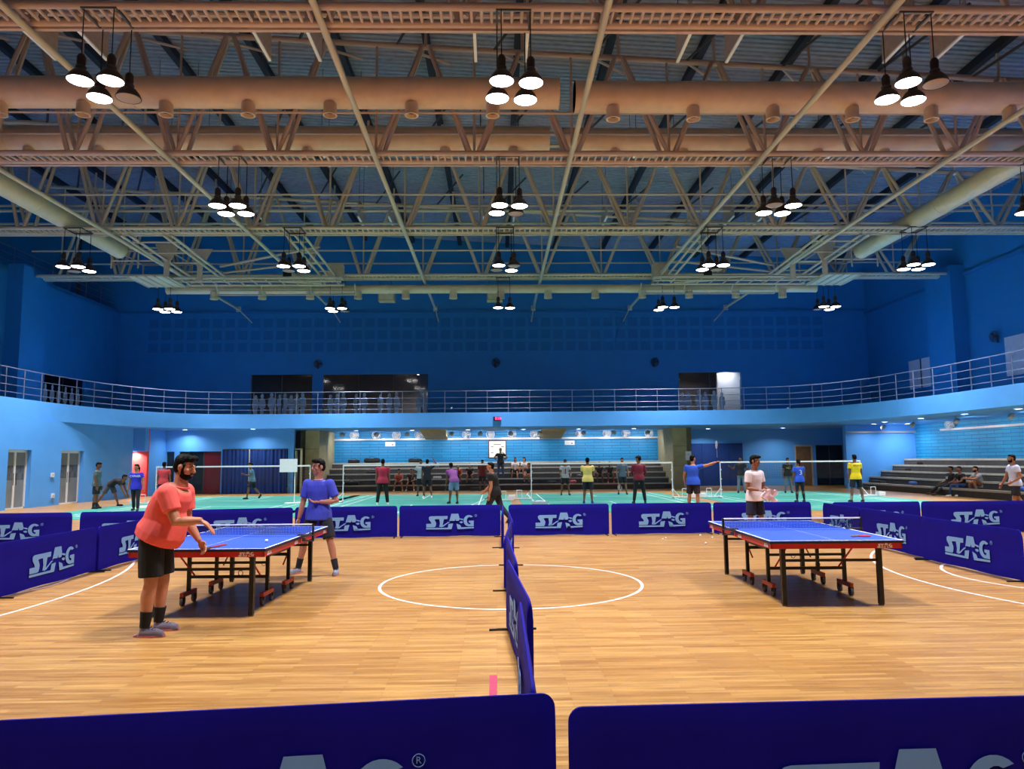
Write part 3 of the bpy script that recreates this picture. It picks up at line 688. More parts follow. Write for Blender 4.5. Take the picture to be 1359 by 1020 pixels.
# ------------------------------------------------------------------ roof trusses
CZ = 10.92
TY = [14.55, 21.8, 28.95, 36.5]
TX0, TX1 = -22.6, 22.9
def top_z(x): return roof_z(x)-1.15
TL_ = ['nearest roof truss, over the playing tables', 'second roof truss, carrying the two tan ducts', 'third roof truss, over the badminton nets', 'farthest roof truss, before the far gallery']
for k, y in enumerate(TY):
    t = thing('roof_truss', 'tan tubular '+TL_[k], 'truss', (0, y, CZ), group='tubular roof trusses'); m = M_TAN if k < 2 else M_TAN2
    for dy in (-.3, .3): bar('bottom_chord', (TX0, dy, 0), (TX1, dy, 0), .085 if k < 2 else .075, m, t, 10)
    bar('top_chord', (TX0, 0, top_z(TX0)-CZ), (TX1, 0, top_z(TX1)-CZ), .09, m, t, 10)
    # lacing between the two bottom chords
    n = int((TX1-TX0)/.21)
    if k == 0:
        for i in range(n):
            x = TX0+.1+i*.21
            if abs(x) < 14.5: bar('lacing_rung', (x, -.3, 0), (x, .3, 0), .036, m, t, 6)
    else:
        mb = MB()
        for i in range(n): x = TX0+.1+i*.21; mb.box(x-.026, x+.026, -.3, .3, -.026, .026)
        mb.build('lacing', m, t)['kind'] = 'stuff'
    # webs: V pairs every 3 m from each bottom chord to the top chord
    x = .9-3*7.5; i = 0
    while x < TX1-1:
        for dy in (-.3, .3):
            for s in (-1, 1):
                xt = x+s*1.5
                if TX0 < xt < TX1: bar('web', (x+s*.12, dy, .05), (xt-s*.1, dy*.25, top_z(xt)-CZ), .07, m, t, 6)
        bar('vertical', (x, 0, 0), (x, 0, top_z(x)-CZ), .04, m, t, 6)
        if TX0 < x+1.5 < TX1: bar('hanger', (x+1.5, 0, top_z(x+1.5)-CZ), (x+1.5, 0, roof_z(x+1.5)-CZ-.3), .05, m, t, 6)
        x += 3
    # cable tray and tie rods
    MB().box(TX0, TX1, .38, .47, -.10, -.03).build('cable_tray', m, t)
    # purlin struts: X-bracing up to the roof on both sides
    x = -21
    while x < 21.5:
        for s in (-1, 1): bar('roof_strut', (x, 0, top_z(x)-CZ), (x+1.5, s*2.4, roof_z(x+1.5)-CZ-.32), .045, m if s > 0 else M_DGREY, t, 6)
        x += 3
# secondary pipes across X near each truss, and longitudinal ties
for k, (y, z, r) in enumerate(((21.0, 11.95, .035), (22.3, 11.9, .045), (27.9, 12.0, .04), (29.3, 12.05, .045), (29.9, 11.5, .05), (35.6, 12.0, .045), (38.0, 12.0, .045), (17.8, 14.2, .07), (25.6, 14.2, .07), (32.6, 14.2, .07))):
    a = -.02 if z > 13 else 0
    bar('sprinkler_pipe', (-22.5, y, z-a*-22.5*2.7), (22.9, y, z+a*22.9*2.7), r, M_TAN if y < 24 else M_TAN2, None, 8)
for o in [o for o in bpy.data.objects if o.name.startswith('sprinkler_pipe')]:
    yy = o.location.y
    tag(o, 'thin %s pipe crossing the hall %s' % ('tan' if yy < 24 else 'cream', 'just under the roof deck' if o.location.z > 13 else 'inside the roof trusses'), 'pipe', 'cross pipes under the roof %s' % ('high' if o.location.z > 13 else 'low') + (' tan' if yy < 24 else ' cream'))
for k, x in enumerate((-15.2, -9.7, -3.55, 2.3, 8.1, 13.9)):
    t = thing('tie_pipe', 'tan longitudinal tie pipe under the trusses, %s' % ('nearest the door-side wall', 'second from the door-side wall', 'on the door side of the centre lamps', 'on the bleacher side of the centre lamps', 'second from the bleacher-side wall', 'nearest the bleacher-side wall')[k], 'pipe', (x, 10, CZ-.2), group='longitudinal tie pipes')
    bar('pipe', (0, 0, 0), (0, 33.5, 0), .075, M_TAN2, t, 10)
    MB().box(-.12,.12,33.4,33.55,-.15,.15).build('end_plate', M_TAN2, t)
    bar('end_stay', (0,33.4,0), (0,35.9,-.35), .04, M_TAN2, t)
# ------------------------------------------------------------------ air ducts
def duct(label, p0, p1, r, m, nozz=(), nd=1, group='air ducts'):
    p0 = Vector(p0); p1 = Vector(p1); L = (p1-p0).length; d = (p1-p0)/L
    t = thing('air_duct', label, 'duct', p0, group=group)
    n = max(1, round(L/6)); 
    for i in range(n): MB().tube([d*(L*i/n), d*(L*(i+1)/n)], r, 24).build('duct_section', m, t, smooth=True)
    for i in range(n+1): MB().tube([d*(L*i/n-.04 if i else 0), d*(L*i/n+.04 if i < n else L)], r+.015, 24).build('seam_collar', m, t, smooth=True)
    for s in nozz:
        c = d*s+Vector((0, -.12*nd, -r+.06)); q = MB().lathe([(.19,0),(.19,-.26),(.205,-.30),(.205,-.36),(.16,-.36),(.13,-.2)], 16).build('nozzle', m, t, c, smooth=True)
        MB().lathe([(0,-.25),(.15,-.25)], 16).build('nozzle_core', M_DGREY, q)
    return t
duct('large tan round duct with nozzles before the second truss, door side', (-22.5, 20.5, 12.3), (1.9, 20.5, 12.3), .44, M_DUCT, [1.5+2.33*i for i in range(10)])
duct('large tan round duct with nozzles before the second truss, bleacher side', (2.35, 20.5, 12.2), (22.8, 20.5, 12.2), .44, M_DUCT, [1.1+2.33*i for i in range(9)])
duct('tan round duct with nozzles behind the second truss, door side', (-22.5, 24.4, 12.65), (1.9, 24.4, 12.65), .44, M_DUCT, [2.2+2.33*i for i in range(10)])
duct('tan round duct with nozzles behind the second truss, bleacher side', (2.35, 24.4, 12.6), (22.8, 24.4, 12.6), .44, M_DUCT, [1.8+2.33*i for i in range(9)])
duct('cream round duct running lengthwise over the door-side gallery edge', (-17.0, 8, 11.3), (-17.0, 33.1, 11.3), .36, M_DUCT2)
duct('cream round duct running lengthwise over the bleacher-side gallery edge', (17.0, 8, 11.2), (17.0, 33.1, 11.2), .36, M_DUCT2)
duct('cream duct with small nozzles under the farthest truss', (-16.5, 36.9, 10.36), (16.5, 36.9, 10.36), .22, M_DUCT2, [2.4+2.4*i for i in range(13)])
# loudspeaker boxes under the farthest truss
for x, lab in ((-5.6, 'pale square loudspeaker hung under the farthest truss, door side'), (.0, 'pale square loudspeaker hung under the farthest truss at the hall centre')):
    t = thing('hanging_speaker', lab, 'speaker', (x, 37.75, 9.9))
    MB().box(-.4,.4,-.3,.3,0,.75).build('cabinet', M_CONC, t); MB().box(-.34,.34,-.315,-.3,.06,.69).build('grille', M_TAN2, t)
    for s in (-.3, .3): bar('hanger_rod', (s,0,.75), (s,-.9,1.0), .015, M_DGREY, t)
# baffles with bright lower edge
for yb in (17.7, 25.0, 32.2):
    for c in (-11.15, -5.4, .2, 5.75, 11.5):
        for dx in (-.68, .68):
            t = thing('hanging_baffle', 'grey roof baffle with bright lower edge hung behind the %s truss' % {17.7: 'nearest', 25.0: 'second', 32.2: 'third'}[yb], 'baffle', (c+dx, yb, 12.55), group='roof baffles behind the %s truss' % {17.7: 'nearest', 25.0: 'second', 32.2: 'third'}[yb])
            MB().box(-.03,.03,0,1.55,.05,.85).build('panel', mat('baffle_grey', (176,156,152), .6), t)
            MB().box(-.04,.04,0,1.55,0,.05).build('bright_edge', M_WHITE, t)
            for yy in (.2, 1.3): bar('hanger_wire', (0, yy, .85), (0, yy, roof_z(c+dx)-12.75), .01, M_DGREY, t)
# ------------------------------------------------------------------ folded ceiling hoop frames between third and farthest truss
def hoop_frame(label, cx, s):
    t = thing('ceiling_hoop_frame', label, 'frame', (cx, 29, 10.7), group='folded ceiling hoop frames'); m = M_TAN2
    for x in (-4.9, -4.55, -3.2, -2.9, 1.7, 2.05, 2.4): bar('long_rail', (s*x, .2, .1), (s*x, 7.2, -.12), .055, m, t, 6)
    for y in (1.0, 2.6, 4.2, 5.8, 7.3):
        bar('cross_rail', (-s*4.9, y, .05), (-s*2.9, y, .05), .04, m, t, 6); bar('cross_rail', (s*1.7, y, .05), (s*2.4, y, .05), .04, m, t, 6)
    for y in (5.4, 6.1, 6.9): bar('deck_rail', (-s*5.0, y, -.35), (s*2.7, y, -.35), .06, m, t, 6)
    for i in range(12): x = -4.8+i*.66; bar('deck_rung', (s*x, 5.4, -.35), (s*x, 6.9, -.35), .035, m, t, 6)
    bar('swing_arm', (-s*3.0, 5.8, .3), (s*2.0, 4.6, .9), .06, m, t); bar('swing_arm', (-s*3.0, 6.2, .1), (s*1.7, 5.6, .45), .055, m, t); bar('swing_arm', (-s*2.8, 6.6, -.1), (s*1.6, 6.8, -.3), .055, m, t)
    for i, (x, y) in enumerate(((-4.55, 3.6), (-3.4, 4.4))):
        MB().add([(s*x-.55,y,.75),(s*x+.55,y,.75),(s*x+.12,y,-.1),(s*x-.12,y,-.1),(s*x-.12,y,-.75),(s*x+.12,y,-.75),(s*x-.55,y+.06,.75),(s*x+.55,y+.06,.75),(s*x+.12,y+.06,-.1),(s*x-.12,y+.06,-.1),(s*x-.12,y+.06,-.75),(s*x+.12,y+.06,-.75)],
          [(0,1,2,3),(3,2,5,4),(6,9,8,7),(9,10,11,8),(0,6,7,1),(1,7,8,2),(2,8,11,5),(5,11,10,4),(4,10,9,3),(3,9,6,0)]).build('gusset', m, t)
    b = MB().box(-.95,.95,5.2,7.4,-.32,-.24).build('folded_backboard', M_DUCT2, t, (-s*6.2, 0, 0))
    for i in range(5): MB().box(-.9+i*.42,-.84+i*.42,5.2,7.4,-.36,-.32).build('board_rib', m, b)
    for x0, x1 in ((-7.3, -4.9),):
        for z in (.15, .75):
            for y in (4.2, 7.2): bar('cage_rail', (s*x0, y, z), (s*x1, y, z), .04, m, t)
        for x in (x0, (x0+x1)/2, x1):
            for y in (4.2, 7.2): bar('cage_post', (s*x, y, -.2), (s*x, y, .75), .04, m, t)
            bar('cage_rail', (s*x, 4.2, .75), (s*x, 7.2, .75), .035, m, t)
    bar('guard_rail', (-s*3.6, 7.3, -.75), (s*3.2, 7.3, -.75), .035, M_WHITE if False else m, t); bar('guard_rail', (-s*3.6, 7.3, -.55), (s*3.2, 7.3, -.55), .03, m, t)
    for x in (-3.6, -1.4, 1.0, 3.2): bar('guard_post', (s*x, 7.3, -.75), (s*x, 6.9, -.3), .03, m, t)
    MB().box(-.35,.35,6.0,6.6,-.2,.5).build('winch_box', m, t, (s*2.4, 0, 0)); MB().box(-.2,.2,5.4,5.42,.1,.5).build('winch_plate', M_BLACK, t, (s*.3, 0, -.5))
    return t
hoop_frame('cream folded ceiling hoop frame on the door side of the hall', -10.1, 1)
hoop_frame('cream folded ceiling hoop frame on the bleacher side of the hall', 10.5, -1)
# ------------------------------------------------------------------ high-bay lamps
LZ = 9.3
def lamp_proto(lit):
    t = thing('high_bay_lamp', 'x', 'lamp', (0, 0, LZ))
    MB().lathe([(.248,0),(.255,.01),(.248,.03),(.215,.11),(.155,.19),(.10,.23),(.09,.25),(0,.25),], 24).build('reflector_shade', M_REFL, t, smooth=True)
    MB().lathe([(0,-.03),(.13,-.024),(.21,-.01),(.24,.006),(.24,.012),(0,.012)], 24).build('lens', M_LENS if lit else M_LENSOFF, t, smooth=True)
    MB().lathe([(.085,.25),(.10,.27),(.10,.3),(.075,.32),(.0,.32)], 16).build('collar', M_GREYW if False else M_DGREY, t, smooth=True)
    MB().lathe([(.0,.32),(.075,.33),(.085,.38),(.085,.5),(.05,.56),(0,.57)], 16).build('ballast_housing', M_REFL, t, smooth=True)
    bar('cable', (0,0,.56), (0,0,CZ-LZ-.06), .012, M_BLACK, t)
    return t
P_LIT, P_OFF = lamp_proto(True), lamp_proto(False)
CLN = {-16.45: 'nearest the door-side wall', -7.95: 'between door-side wall and hall centre', .42: 'on the hall centre line', 8.75: 'between hall centre and bleacher-side wall', 17.0: 'nearest the bleacher-side wall'}
RWN = ['nearest truss', 'second truss', 'third truss', 'farthest truss']
OFF = {(0,-7.95):[3], (0,8.75):[1], (1,.42):[3], (1,8.75):[0], (2,-16.45):[2], (2,-7.95):[2], (2,.42):[1,2], (2,8.75):[3], (3,-7.95):[3], (3,17.0):[2]}
MISS = {(3,.42):[2,3], (3,8.75):[3]}
used = {True: False, False: False}
def lamp(x, y, lit, label, group):
    src = P_LIT if lit else P_OFF
    if not used[lit]: o = src; used[lit] = True
    else: o = copy_tree(src)
    o.location = (x, y, LZ); o['label'] = label; o['group'] = group
    if lit: area_light('lamp_light', (0, 0, -.05), LAMP_W, .40, o, spread=math.radians(102), color=(.98,.97,1))
for r, y in enumerate((14.6, 21.9, 28.8, 36.9)):
    for c, nm in CLN.items():  # outer columns under the two near trusses: unseen lamps added to brighten walls
        a = (.12, -.05, 0, .08, -.1)[int(abs(c)) % 5]
        for i, (dx, dy) in enumerate(((-.3,-.36),(.3,-.36),(-.3,.36),(.3,.36))):
            if i in MISS.get((r, c), []): continue
            lit = i not in OFF.get((r, c), [])
            lamp(c+dx*math.cos(a)-dy*math.sin(a), y+dx*math.sin(a)+dy*math.cos(a), lit, '%s bell-shaped lamp under the %s, %s' % ('glowing' if lit else 'unlit', RWN[r], nm), 'lamps of the cluster under the %s, %s' % (RWN[r], nm))
        MB().box(-.36,.36,-.40,-.36,.0,.04).box(-.36,.36,.36,.40,.0,.04).box(-.36,-.32,-.36,.36,.0,.04).box(.32,.36,-.36,.36,.0,.04).build('lamp_cluster_bracket', M_DGREY, None, (c, y, CZ-.06-.03), label='dark lamp bracket under the %s, %s' % (RWN[r], nm), cat='bracket')
for r, y in enumerate((7.3,)):
    for c in (-7.95, .42, 8.75):
        for dx, dy in ((-.3,-.36),(.3,-.36),(-.3,.36),(.3,.36)):
            lamp(c+dx, y+dy, True, 'glowing bell-shaped lamp over the front barrier row', 'lamps over the near end of the hall')
for c in (-7.95, .42, 8.75):  # unseen row of lamps, added to lift the dark front barrier panels
    for i, (dx, dy) in enumerate(((-.3,-.36),(.3,-.36),(-.3,.36),(.3,.36))):
        lit = i == 0
        lamp(c+dx, dy, lit, '%s bell-shaped lamp added out of view behind the front barrier row' % ('glowing' if lit else 'unlit'), 'added lamps behind the front barrier row')
# ------------------------------------------------------------------ lights under the gallery
M_GLOW = mat('downlight_glow', (255,250,235), .5, var=0, emit=10)
def downlight(x, y, w, label, group, z=GZ0, rot=(0,0,0)):
    t = thing('recessed_downlight', label, 'lamp', (x, y, z-.005), group=group)
    if rot != (0,0,0):
        MB().lathe([(.15,0),(.145,.06),(.09,.12),(0,.13)], 18).build('housing_cup', M_GREYW, t, smooth=True)
        t.rotation_euler = rot; t.location.z -= .2; bar('stem', (0,0,0), Matrix.Rotation(-1, 3, 'X' if rot[0] else 'Y') @ Vector((0,0,.2)) if rot[0] else Matrix.Rotation(1, 3, 'Y') @ Vector((0,0,.2)), .02, M_WHITE, t)
    MB().lathe([(.13,-.012),(.15,-.012),(.15,.0),(.13,0)], 18).build('trim_ring', M_WHITE, t)
    MB().lathe([(0,-.006),(.13,-.006)], 18).build('diffuser', M_GLOW, t)
    area_light('downlight_light', (0,0,-.03), w, .24, t, color=(1,.98,.92))
for x in (-9, -7, -5.2, -2.6, -.9, .9, 2.6, 5.2, 7, 9): downlight(x, 43.6, WASH_W*.33, 'small tilted spotlight over the far bleachers', 'spotlights over the far bleachers', GZ0, (1.0,0,0))
for x, y in ((-16.6, 39.9), (-12.9, 39.6)): downlight(x, y, WASH_W*.5, 'small recessed downlight over the dark glazing and blue curtain', 'downlights over the dark glazing')
for x in (-19.1, -18.4): downlight(x, 38.1, WASH_W*.8, 'small recessed downlight over the red wall', 'downlights over the red wall', 2.3)
for x, y in ((12.6, 43.6), (17.0, 43.4)): downlight(x, y, WASH_W*.6, 'small recessed downlight over the blue folding screen', 'downlights over the folding screen')
for y in (22, 25.5, 29, 32.5, 36, 38.8): downlight(20.6, y, WASH_W*.4, 'small tilted spotlight over the side bleachers', 'spotlights over the side bleachers', GZ0, (0,-1.0,0))
for x in (-8, -4.8, -1.6, 1.6, 4.8, 8): downlight(x, 42.6, WASH_W*.45, 'small added downlight over the far bleachers', 'added downlights over the far bleachers')  # extra fixtures added to brighten the people and tiers below
for y in (24, 27.2, 30.4, 33.6, 36.8): downlight(19.6, y, WASH_W*.5, 'small added downlight over the side bleachers', 'added downlights over the side bleachers')  # added fill lamps, the tilted spots leave this seating too dark
for x, y in ((20.2, 39.0), (22.0, 39.0)): downlight(x, y, WASH_W*.35, 'small recessed downlight before the light blue end wall', 'downlights before the end wall')
# sloping beams under the gallery
for x, lab in ((-3.6, 'door side'), (3.35, 'bleacher side')):
    o = MB().add([(-.68,-3.6,0),(.68,-3.6,0),(.68,0,0),(-.68,0,0),(-.68,-3.2,-.12),(.68,-3.2,-.12),(.68,0,-.48),(-.68,0,-.48)], [(0,1,2,3),(4,7,6,5),(0,4,5,1),(1,5,6,2),(2,6,7,3),(3,7,4,0)]).build('trim_beam', M_CONC, None, (x, 45.5, GZ0), label='sloping concrete beam under the gallery above the far bleachers, '+lab); struct(o)
MB().box(-9.85, 10.0, 45.36, 45.5, 2.96, 3.06).build('trim_5', M_GREYW, label='pale cable trunking along the far brick wall', kind='structure')
MB().box(22.82, 22.95, 20, 37.5, 3.0, 3.1).build('trim_6', M_GREYW, label='pale cable trunking along the side brick wall', kind='structure')
MB().box(19.1, 22.95, 39.9, 40.0, 3.0, 3.1).build('trim_7', M_GREYW, kind='structure')
# ------------------------------------------------------------------ wall fans
def fan_proto(MW, MG):
    t = thing('wall_fan', 'x', 'fan', (0,0,0)); mb = MB()
    for rr, yy in ((.26,-.24),(.26,-.16),(.17,-.27),(.08,-.28)): mb.tube([(rr*math.cos(2*PI*i/20), yy, rr*math.sin(2*PI*i/20)) for i in range(20)], .009, 4, close=True)
    for i in range(16):
        a = 2*PI*i/16; mb.tube([(.04*math.cos(a),-.285,.04*math.sin(a)),(.17*math.cos(a),-.27,.17*math.sin(a)),(.26*math.cos(a),-.2,.26*math.sin(a)),(.1*math.cos(a),-.1,.1*math.sin(a))], .006, 4)
    mb.build('guard', MW, t)
    for i in range(3):
        a = 2*PI*i/3; c, s = math.cos(a), math.sin(a)
        MB().add([(c*.04-s*.03,-.2,s*.04+c*.03),(c*.22-s*.09,-.215,s*.22+c*.09),(c*.235+s*.06,-.18,s*.235-c*.06),(c*.04+s*.03,-.18,s*.04-c*.03),(c*.04-s*.03,-.205,s*.04+c*.03),(c*.22-s*.09,-.22,s*.22+c*.09),(c*.235+s*.06,-.185,s*.235-c*.06),(c*.04+s*.03,-.185,s*.04-c*.03)],[(0,1,2,3),(7,6,5,4),(0,4,5,1),(1,5,6,2),(2,6,7,3),(3,7,4,0)]).build('blade', MG, t)
    MB().tube([(0,-.22,0),(0,-.02,0)], [.05,.075], 12).build('motor', MG, t, smooth=True)
    MB().box(-.05,.05,-.05,.0,-.3,-.02).build('wall_plate', MG, t); bar('arm', (0,-.04,-.22), (0,-.08,-.03), .02, MG, t)
    return t
FPS = [fan_proto(M_WHITE, M_GREYW), fan_proto(M_DGREY, M_DGREY)]; first = [True, True]  # second copy carries the dimness of the upper walls in its colour
def fan(loc, rz, label, group, v=0):
    o = FPS[v] if first[v] else copy_tree(FPS[v]); first[v] = False
    o.location = loc; o.rotation_euler = (0, 0, rz); o['label'] = label; o['group'] = group
for k, px in enumerate((475, 502, 530, 558, 620, 650, 680, 708, 768, 802, 829, 858)):
    fan(((px-658)/980*46.1, 45.5, 3.27), (0,.3,-.2,.1)[k % 4], 'white caged wall fan in the row along the far brick wall', 'fans along the far brick wall')
for y in (36.6, 30.3, 28.3, 26.2): fan((22.95, y, 3.27), -PI/2+.25, 'white caged wall fan on the side brick wall', 'fans on the side brick wall')
for x, z in ((-.0, 7.75), (10.0, 7.75), (-11.05, 7.75)): fan((x, YB, z), .2, 'shade-toned wall fan high on the far wall above the gallery', 'fans on the dark far wall', 1)
fan((WR, 33.9, 7.3), -PI/2, 'shade-toned wall fan high on the wall above the side bleachers', 'fan above side bleachers', 1)
# ------------------------------------------------------------------ boards, signs, clock
t = thing('notice_board', 'framed white notice board with dark text on the far brick wall', 'notice board', (.1, 45.5, 2.36))
MB().box(-.56,.56,-.03,0,-.55,.55).box(-.5,.5,-.04,-.03,-.49,.49).build('frame', mat('brown_frame', (70,50,44), .5), t)
MB().box(-.5,.5,-.044,-.041,-.49,.49).build('sheet', mat('ivory_sheet', (236,234,222), .6), t)
M_INK = mat('dark_ink', (60,54,56), .7, var=0)
for x0, x1, z in ((-.22,.22,.3), (-.4,-.24,.15), (.24,.4,.15), (-.4,-.24,-.2), (.24,.4,-.2)): MB().box(x0,x1,-.047,-.0445,z-.02,z+.02).build('text_line', M_INK, t)
for x, z, lab in ((-6.45, 2.72, 'door side'), (4.55, 2.72, 'bleacher side')):
    t = thing('wall_sign', 'small white sign on the far brick wall, '+lab, 'sign', (x, 45.5, z))
    MB().box(-.3,.3,-.02,0,-.13,.13).build('plate', M_WHITE, t); MB().box(.08,.2,-.022,-.0201,-.06,-.01).build('text_line', M_INK, t); MB().box(-.22,.02,-.022,-.0201,-.03,0).build('text_line', M_GREYW, t)
t = thing('wall_sign', 'white sign on the side brick wall above the bleachers', 'sign', (22.95, 28.3, 2.6)); MB().box(-.02,0,-.6,.6,-.14,.14).build('plate', M_WHITE, t); MB().box(-.022,-.0201,-.4,.4,-.04,.0).build('text_line', M_GREYW, t)
t = thing('paper_notice', 'white paper notice taped to the concrete wing wall', 'notice', (10.85, 41.55, 1.85)); MB().box(-.16,.16,-.005,.04,-.25,.25).build('sheet', M_WHITE, t); MB().box(-.1,.1,-.007,-.0055,.05,.09).build('text_line', M_GREYW, t)
t = thing('digital_clock', 'red digital clock on the gallery edge', 'clock', (.09, 38.66, 3.85))
MB().box(-.2,.2,-.07,.08,-.11,.11).build('case', M_BLACK, t)
me = text_mesh('5:18', .19, mat('red_led', (255,60,120), .5, var=0, emit=5), .002); me.transform(Matrix.Rotation(PI/2, 4, 'X')); obj('digits', me, t, (.04, -.074, .01))
MB().box(-.1,.19,-.0715,-.0705,-.07,.09).build('led_panel', mat('red_led_panel', (190,24,80), .5, var=0, emit=1), t)
for i, (y0, y1, z0, z1) in enumerate(((39.0, 41.4, 5.5, 7.1), (29.6, 33.4, 5.35, 7.15))):
    t = thing('grey_board', 'pair of grey boards on the dark side wall %s' % ('beyond the pilaster, near the far corner' if i == 0 else 'beside the wall fan'), 'board', (WR-.004, (y0+y1)/2, z0))
    h = (y1-y0)/2
    for s in (-1, 1): MB().box(-.06, 0, min(s*.05, s*h), max(s*.05, s*h), 0, z1-z0).build('board_panel', M_GREYB, t)
    MB().box(-.08,0,-.05,.05,0,z1-z0).build('centre_strip', M_DGREY, t)
for y, z in ((30.9, 1.25), (31.0, .4)):
    t = thing('wall_switch', 'small white switch box on the light blue wall between the glass doors, %s' % ('upper one' if z > 1 else 'near the floor'), 'switch', (-18.2, y, z)); MB().box(0,.05,-.09,.09,-.09,.09).build('box', M_WHITE, t); MB().box(.05,.06,-.03,.03,-.03,.03).build('rocker', M_GREYW, t)
t = thing('whiteboard_stand', 'white rectangular scoreboard plate on net post beside the curtain', 'board', (-8.55, 30.85, 0))
MB().box(-.36,.36,-.015,.015,1.28,1.82).build('plate', M_WHITE, t); bar('stand_pole', (.25,.05,.03), (.25,.05,1.4), .02, M_WHITE, t); MB().box(-.1,.5,-.15,.25,.01,.04).build('base', M_WHITE, t)
t = thing('high_shuttle', 'x', 'x') if False else None
def shuttle(loc, rot, label):
    t = thing('shuttlecock', label, 'shuttlecock', loc); t.rotation_euler = rot
    MB().ell((0,0,0), (.014,.014,.014), n=10, m=6).build('cork', M_WHITE, t, smooth=True)
    MB().lathe([(.012,.01),(.033,.075),(.031,.075),(.01,.01)], 16).build('feathers', M_TAPEW, t)
shuttle((-1.85, 31.4, 3.95), (2.2, .5, 0), 'white shuttlecock in flight before the gallery edge')
# ------------------------------------------------------------------ people
def remesh(mb, name, m, voxel, smooth=4):
    me = bpy.data.meshes.new(name); me.from_pydata(mb.v, [], mb.f); me.validate()
    bm = bmesh.new(); bm.from_mesh(me); bmesh.ops.recalc_face_normals(bm, faces=bm.faces); bm.to_mesh(me); bm.free()
    o = bpy.data.objects.new(name, me)
    r = o.modifiers.new('r', 'REMESH'); r.mode = 'VOXEL'; r.voxel_size = voxel
    q = o.modifiers.new('s', 'SMOOTH'); q.iterations = smooth; q.factor = .5
    out = baked(o)
    bpy.data.objects.remove(o); bpy.data.meshes.remove(me)
    out.name = name; out.materials.clear(); out.materials.append(m)
    out.polygons.foreach_set('use_smooth', [True]*len(out.polygons)); return out
def skin(rgb): return mat('skin_%d_%d_%d' % rgb, rgb, .5, var=.06, scale=14)
def cloth(rgb): return mat('cloth_%d_%d_%d' % rgb, rgb, .85, var=.07, scale=9, bump=.25)
M_HAIR = mat('black_hair', (10,8,9), .6, var=.3, scale=40, bump=.3, spec=.12)
SK1, SK2, SK3 = (150,98,72), (120,76,56), (182,124,94)
def V(*a): return Vector(a)
def rotz(v, a): return Vector((v.x*math.cos(a)-v.y*math.sin(a), v.x*math.sin(a)+v.y*math.cos(a), v.z))
def person(label, loc, face, H=1.72, lean=4, side=0, legs=((0,5,4),(0,5,4)), arms=None, head=(0,0,0), hip=None, girth=1.0, belly=0,
           skinc=SK1, top=(60,60,70), bottom=(20,20,28), pants='shorts', sleeve=.5, shoe=(40,40,44), sock=None, hair='short', haircol=None,
           detail=False, name='person', hem=-.14, toes=(8,8), beard=False, extra=None, print_=None, topname='shirt', group=None):
    """face: heading in degrees, 0 = facing +Y (away), 90 = facing -X, 180 = facing the camera side (-Y), -90 = +X"""
    k = H/1.72; vox = .0075 if detail else .0135
    t = thing(name, label, 'person', loc, math.radians(face), group)
    sk = skin(skinc)
    hw = .088*k; LT, LS, AH = .43*k, .41*k, .075*k
    lj = []
    for i, s in enumerate((-1, 1)):
        fx, ab, kn = legs[i]
        a = math.radians(fx); b = math.radians(ab); c = math.radians(fx-kn)
        d1 = V(s*math.sin(b), math.sin(a)*math.cos(b), -math.cos(a)*math.cos(b))
        d2 = V(s*math.sin(b)*.8, math.sin(c)*math.cos(b), -math.cos(c)*math.cos(b)).normalized()
        h = V(s*hw, 0, 0); kne = h+d1*LT; ank = kne+d2*LS; lj.append((h, kne, ank, d2))
    if hip is None: hz = -min(j[2].z for j in lj)+AH
    else: hz = hip
    P = V(0, 0, hz)
    lj = [(h+P, kn+P, an+P, d) for h, kn, an, d in lj]
    la, sa = math.radians(lean), math.radians(side)
    sp = V(math.sin(sa), math.sin(la)*math.cos(sa), math.cos(la)*math.cos(sa)).normalized()      # spine direction
    sp0 = (sp*.55+V(0,0,1)*.45).normalized()
    SLn = .53*k
    def spt(u): # curved spine
        return P+sp0*(min(u, .5)*SLn)+sp*(max(0, u-.5)*SLn) if u > 0 else P+V(0,0,1)*(u*SLn)
    rx = V(1, 0, 0)-sp*sp.x; rx.normalize()
    g = girth
    prof = [(-.16,.10,.085),(-.05,.158,.118),(.08,.168,.12),(.3,.145,.108),(.5,.152,.112),(.68,.17,.118),(.84,.172,.108),(.93,.135,.088),(.985,.075,.07)]
    prof_b = prof
    profc = [(-.3,.202,.148),(.08,.186,.132)]+prof[3:]
    def torso(mb, extra_r, u0, u1, cl=False):
        prof = profc if cl else prof_b
        us = [u for u, _, _ in prof if u0 < u < u1]; us = [u0]+us+[u1]
        pts = []; rr = []
        for u in us:
            a = np.interp(u, [p[0] for p in prof], [p[1] for p in prof]); b = np.interp(u, [p[0] for p in prof], [p[2] for p in prof])
            bl = belly*math.exp(-((u-.22)/.26)**2)
            c = spt(u)+V(0, 1, 0)*bl*.5
            pts.append(c); rr.append(((b*g+bl*.55)*k+extra_r, a*(1+(g-1)*.8)*k+extra_r))
        mb.tube(pts, rr, 20, up=(0,1,0))
    chest = spt(.86); neck = spt(1.0)
    shw = .182*k*(1+(g-1)*.6)
    sh = [chest+rx*(-shw), chest+rx*shw]
    if arms is None: arms = (((-.14,.02,-1),(-.06,.2,-1)), ((.14,.02,-1),(.06,.2,-1)))
    UA, FA = .285*k, .245*k
    aj = []
    for i in range(2):
        u = Vector(arms[i][0]).normalized(); f = Vector(arms[i][1]).normalized()
        e = sh[i]+u*UA; w = e+f*FA; aj.append((sh[i], e, w, f))
    # ---- body
    B = MB(); torso(B, 0, -.16, .985)
    hp, hy, hr = [math.radians(a) for a in head]
    hd = (sp*.5+V(0,0,1)*.5).normalized()
    nd = (sp*.35+V(0,0,1)*.65).normalized()
    hc = neck+nd*(.075*k)+V(0,0,.105*k)+V(0, .02*k, 0)
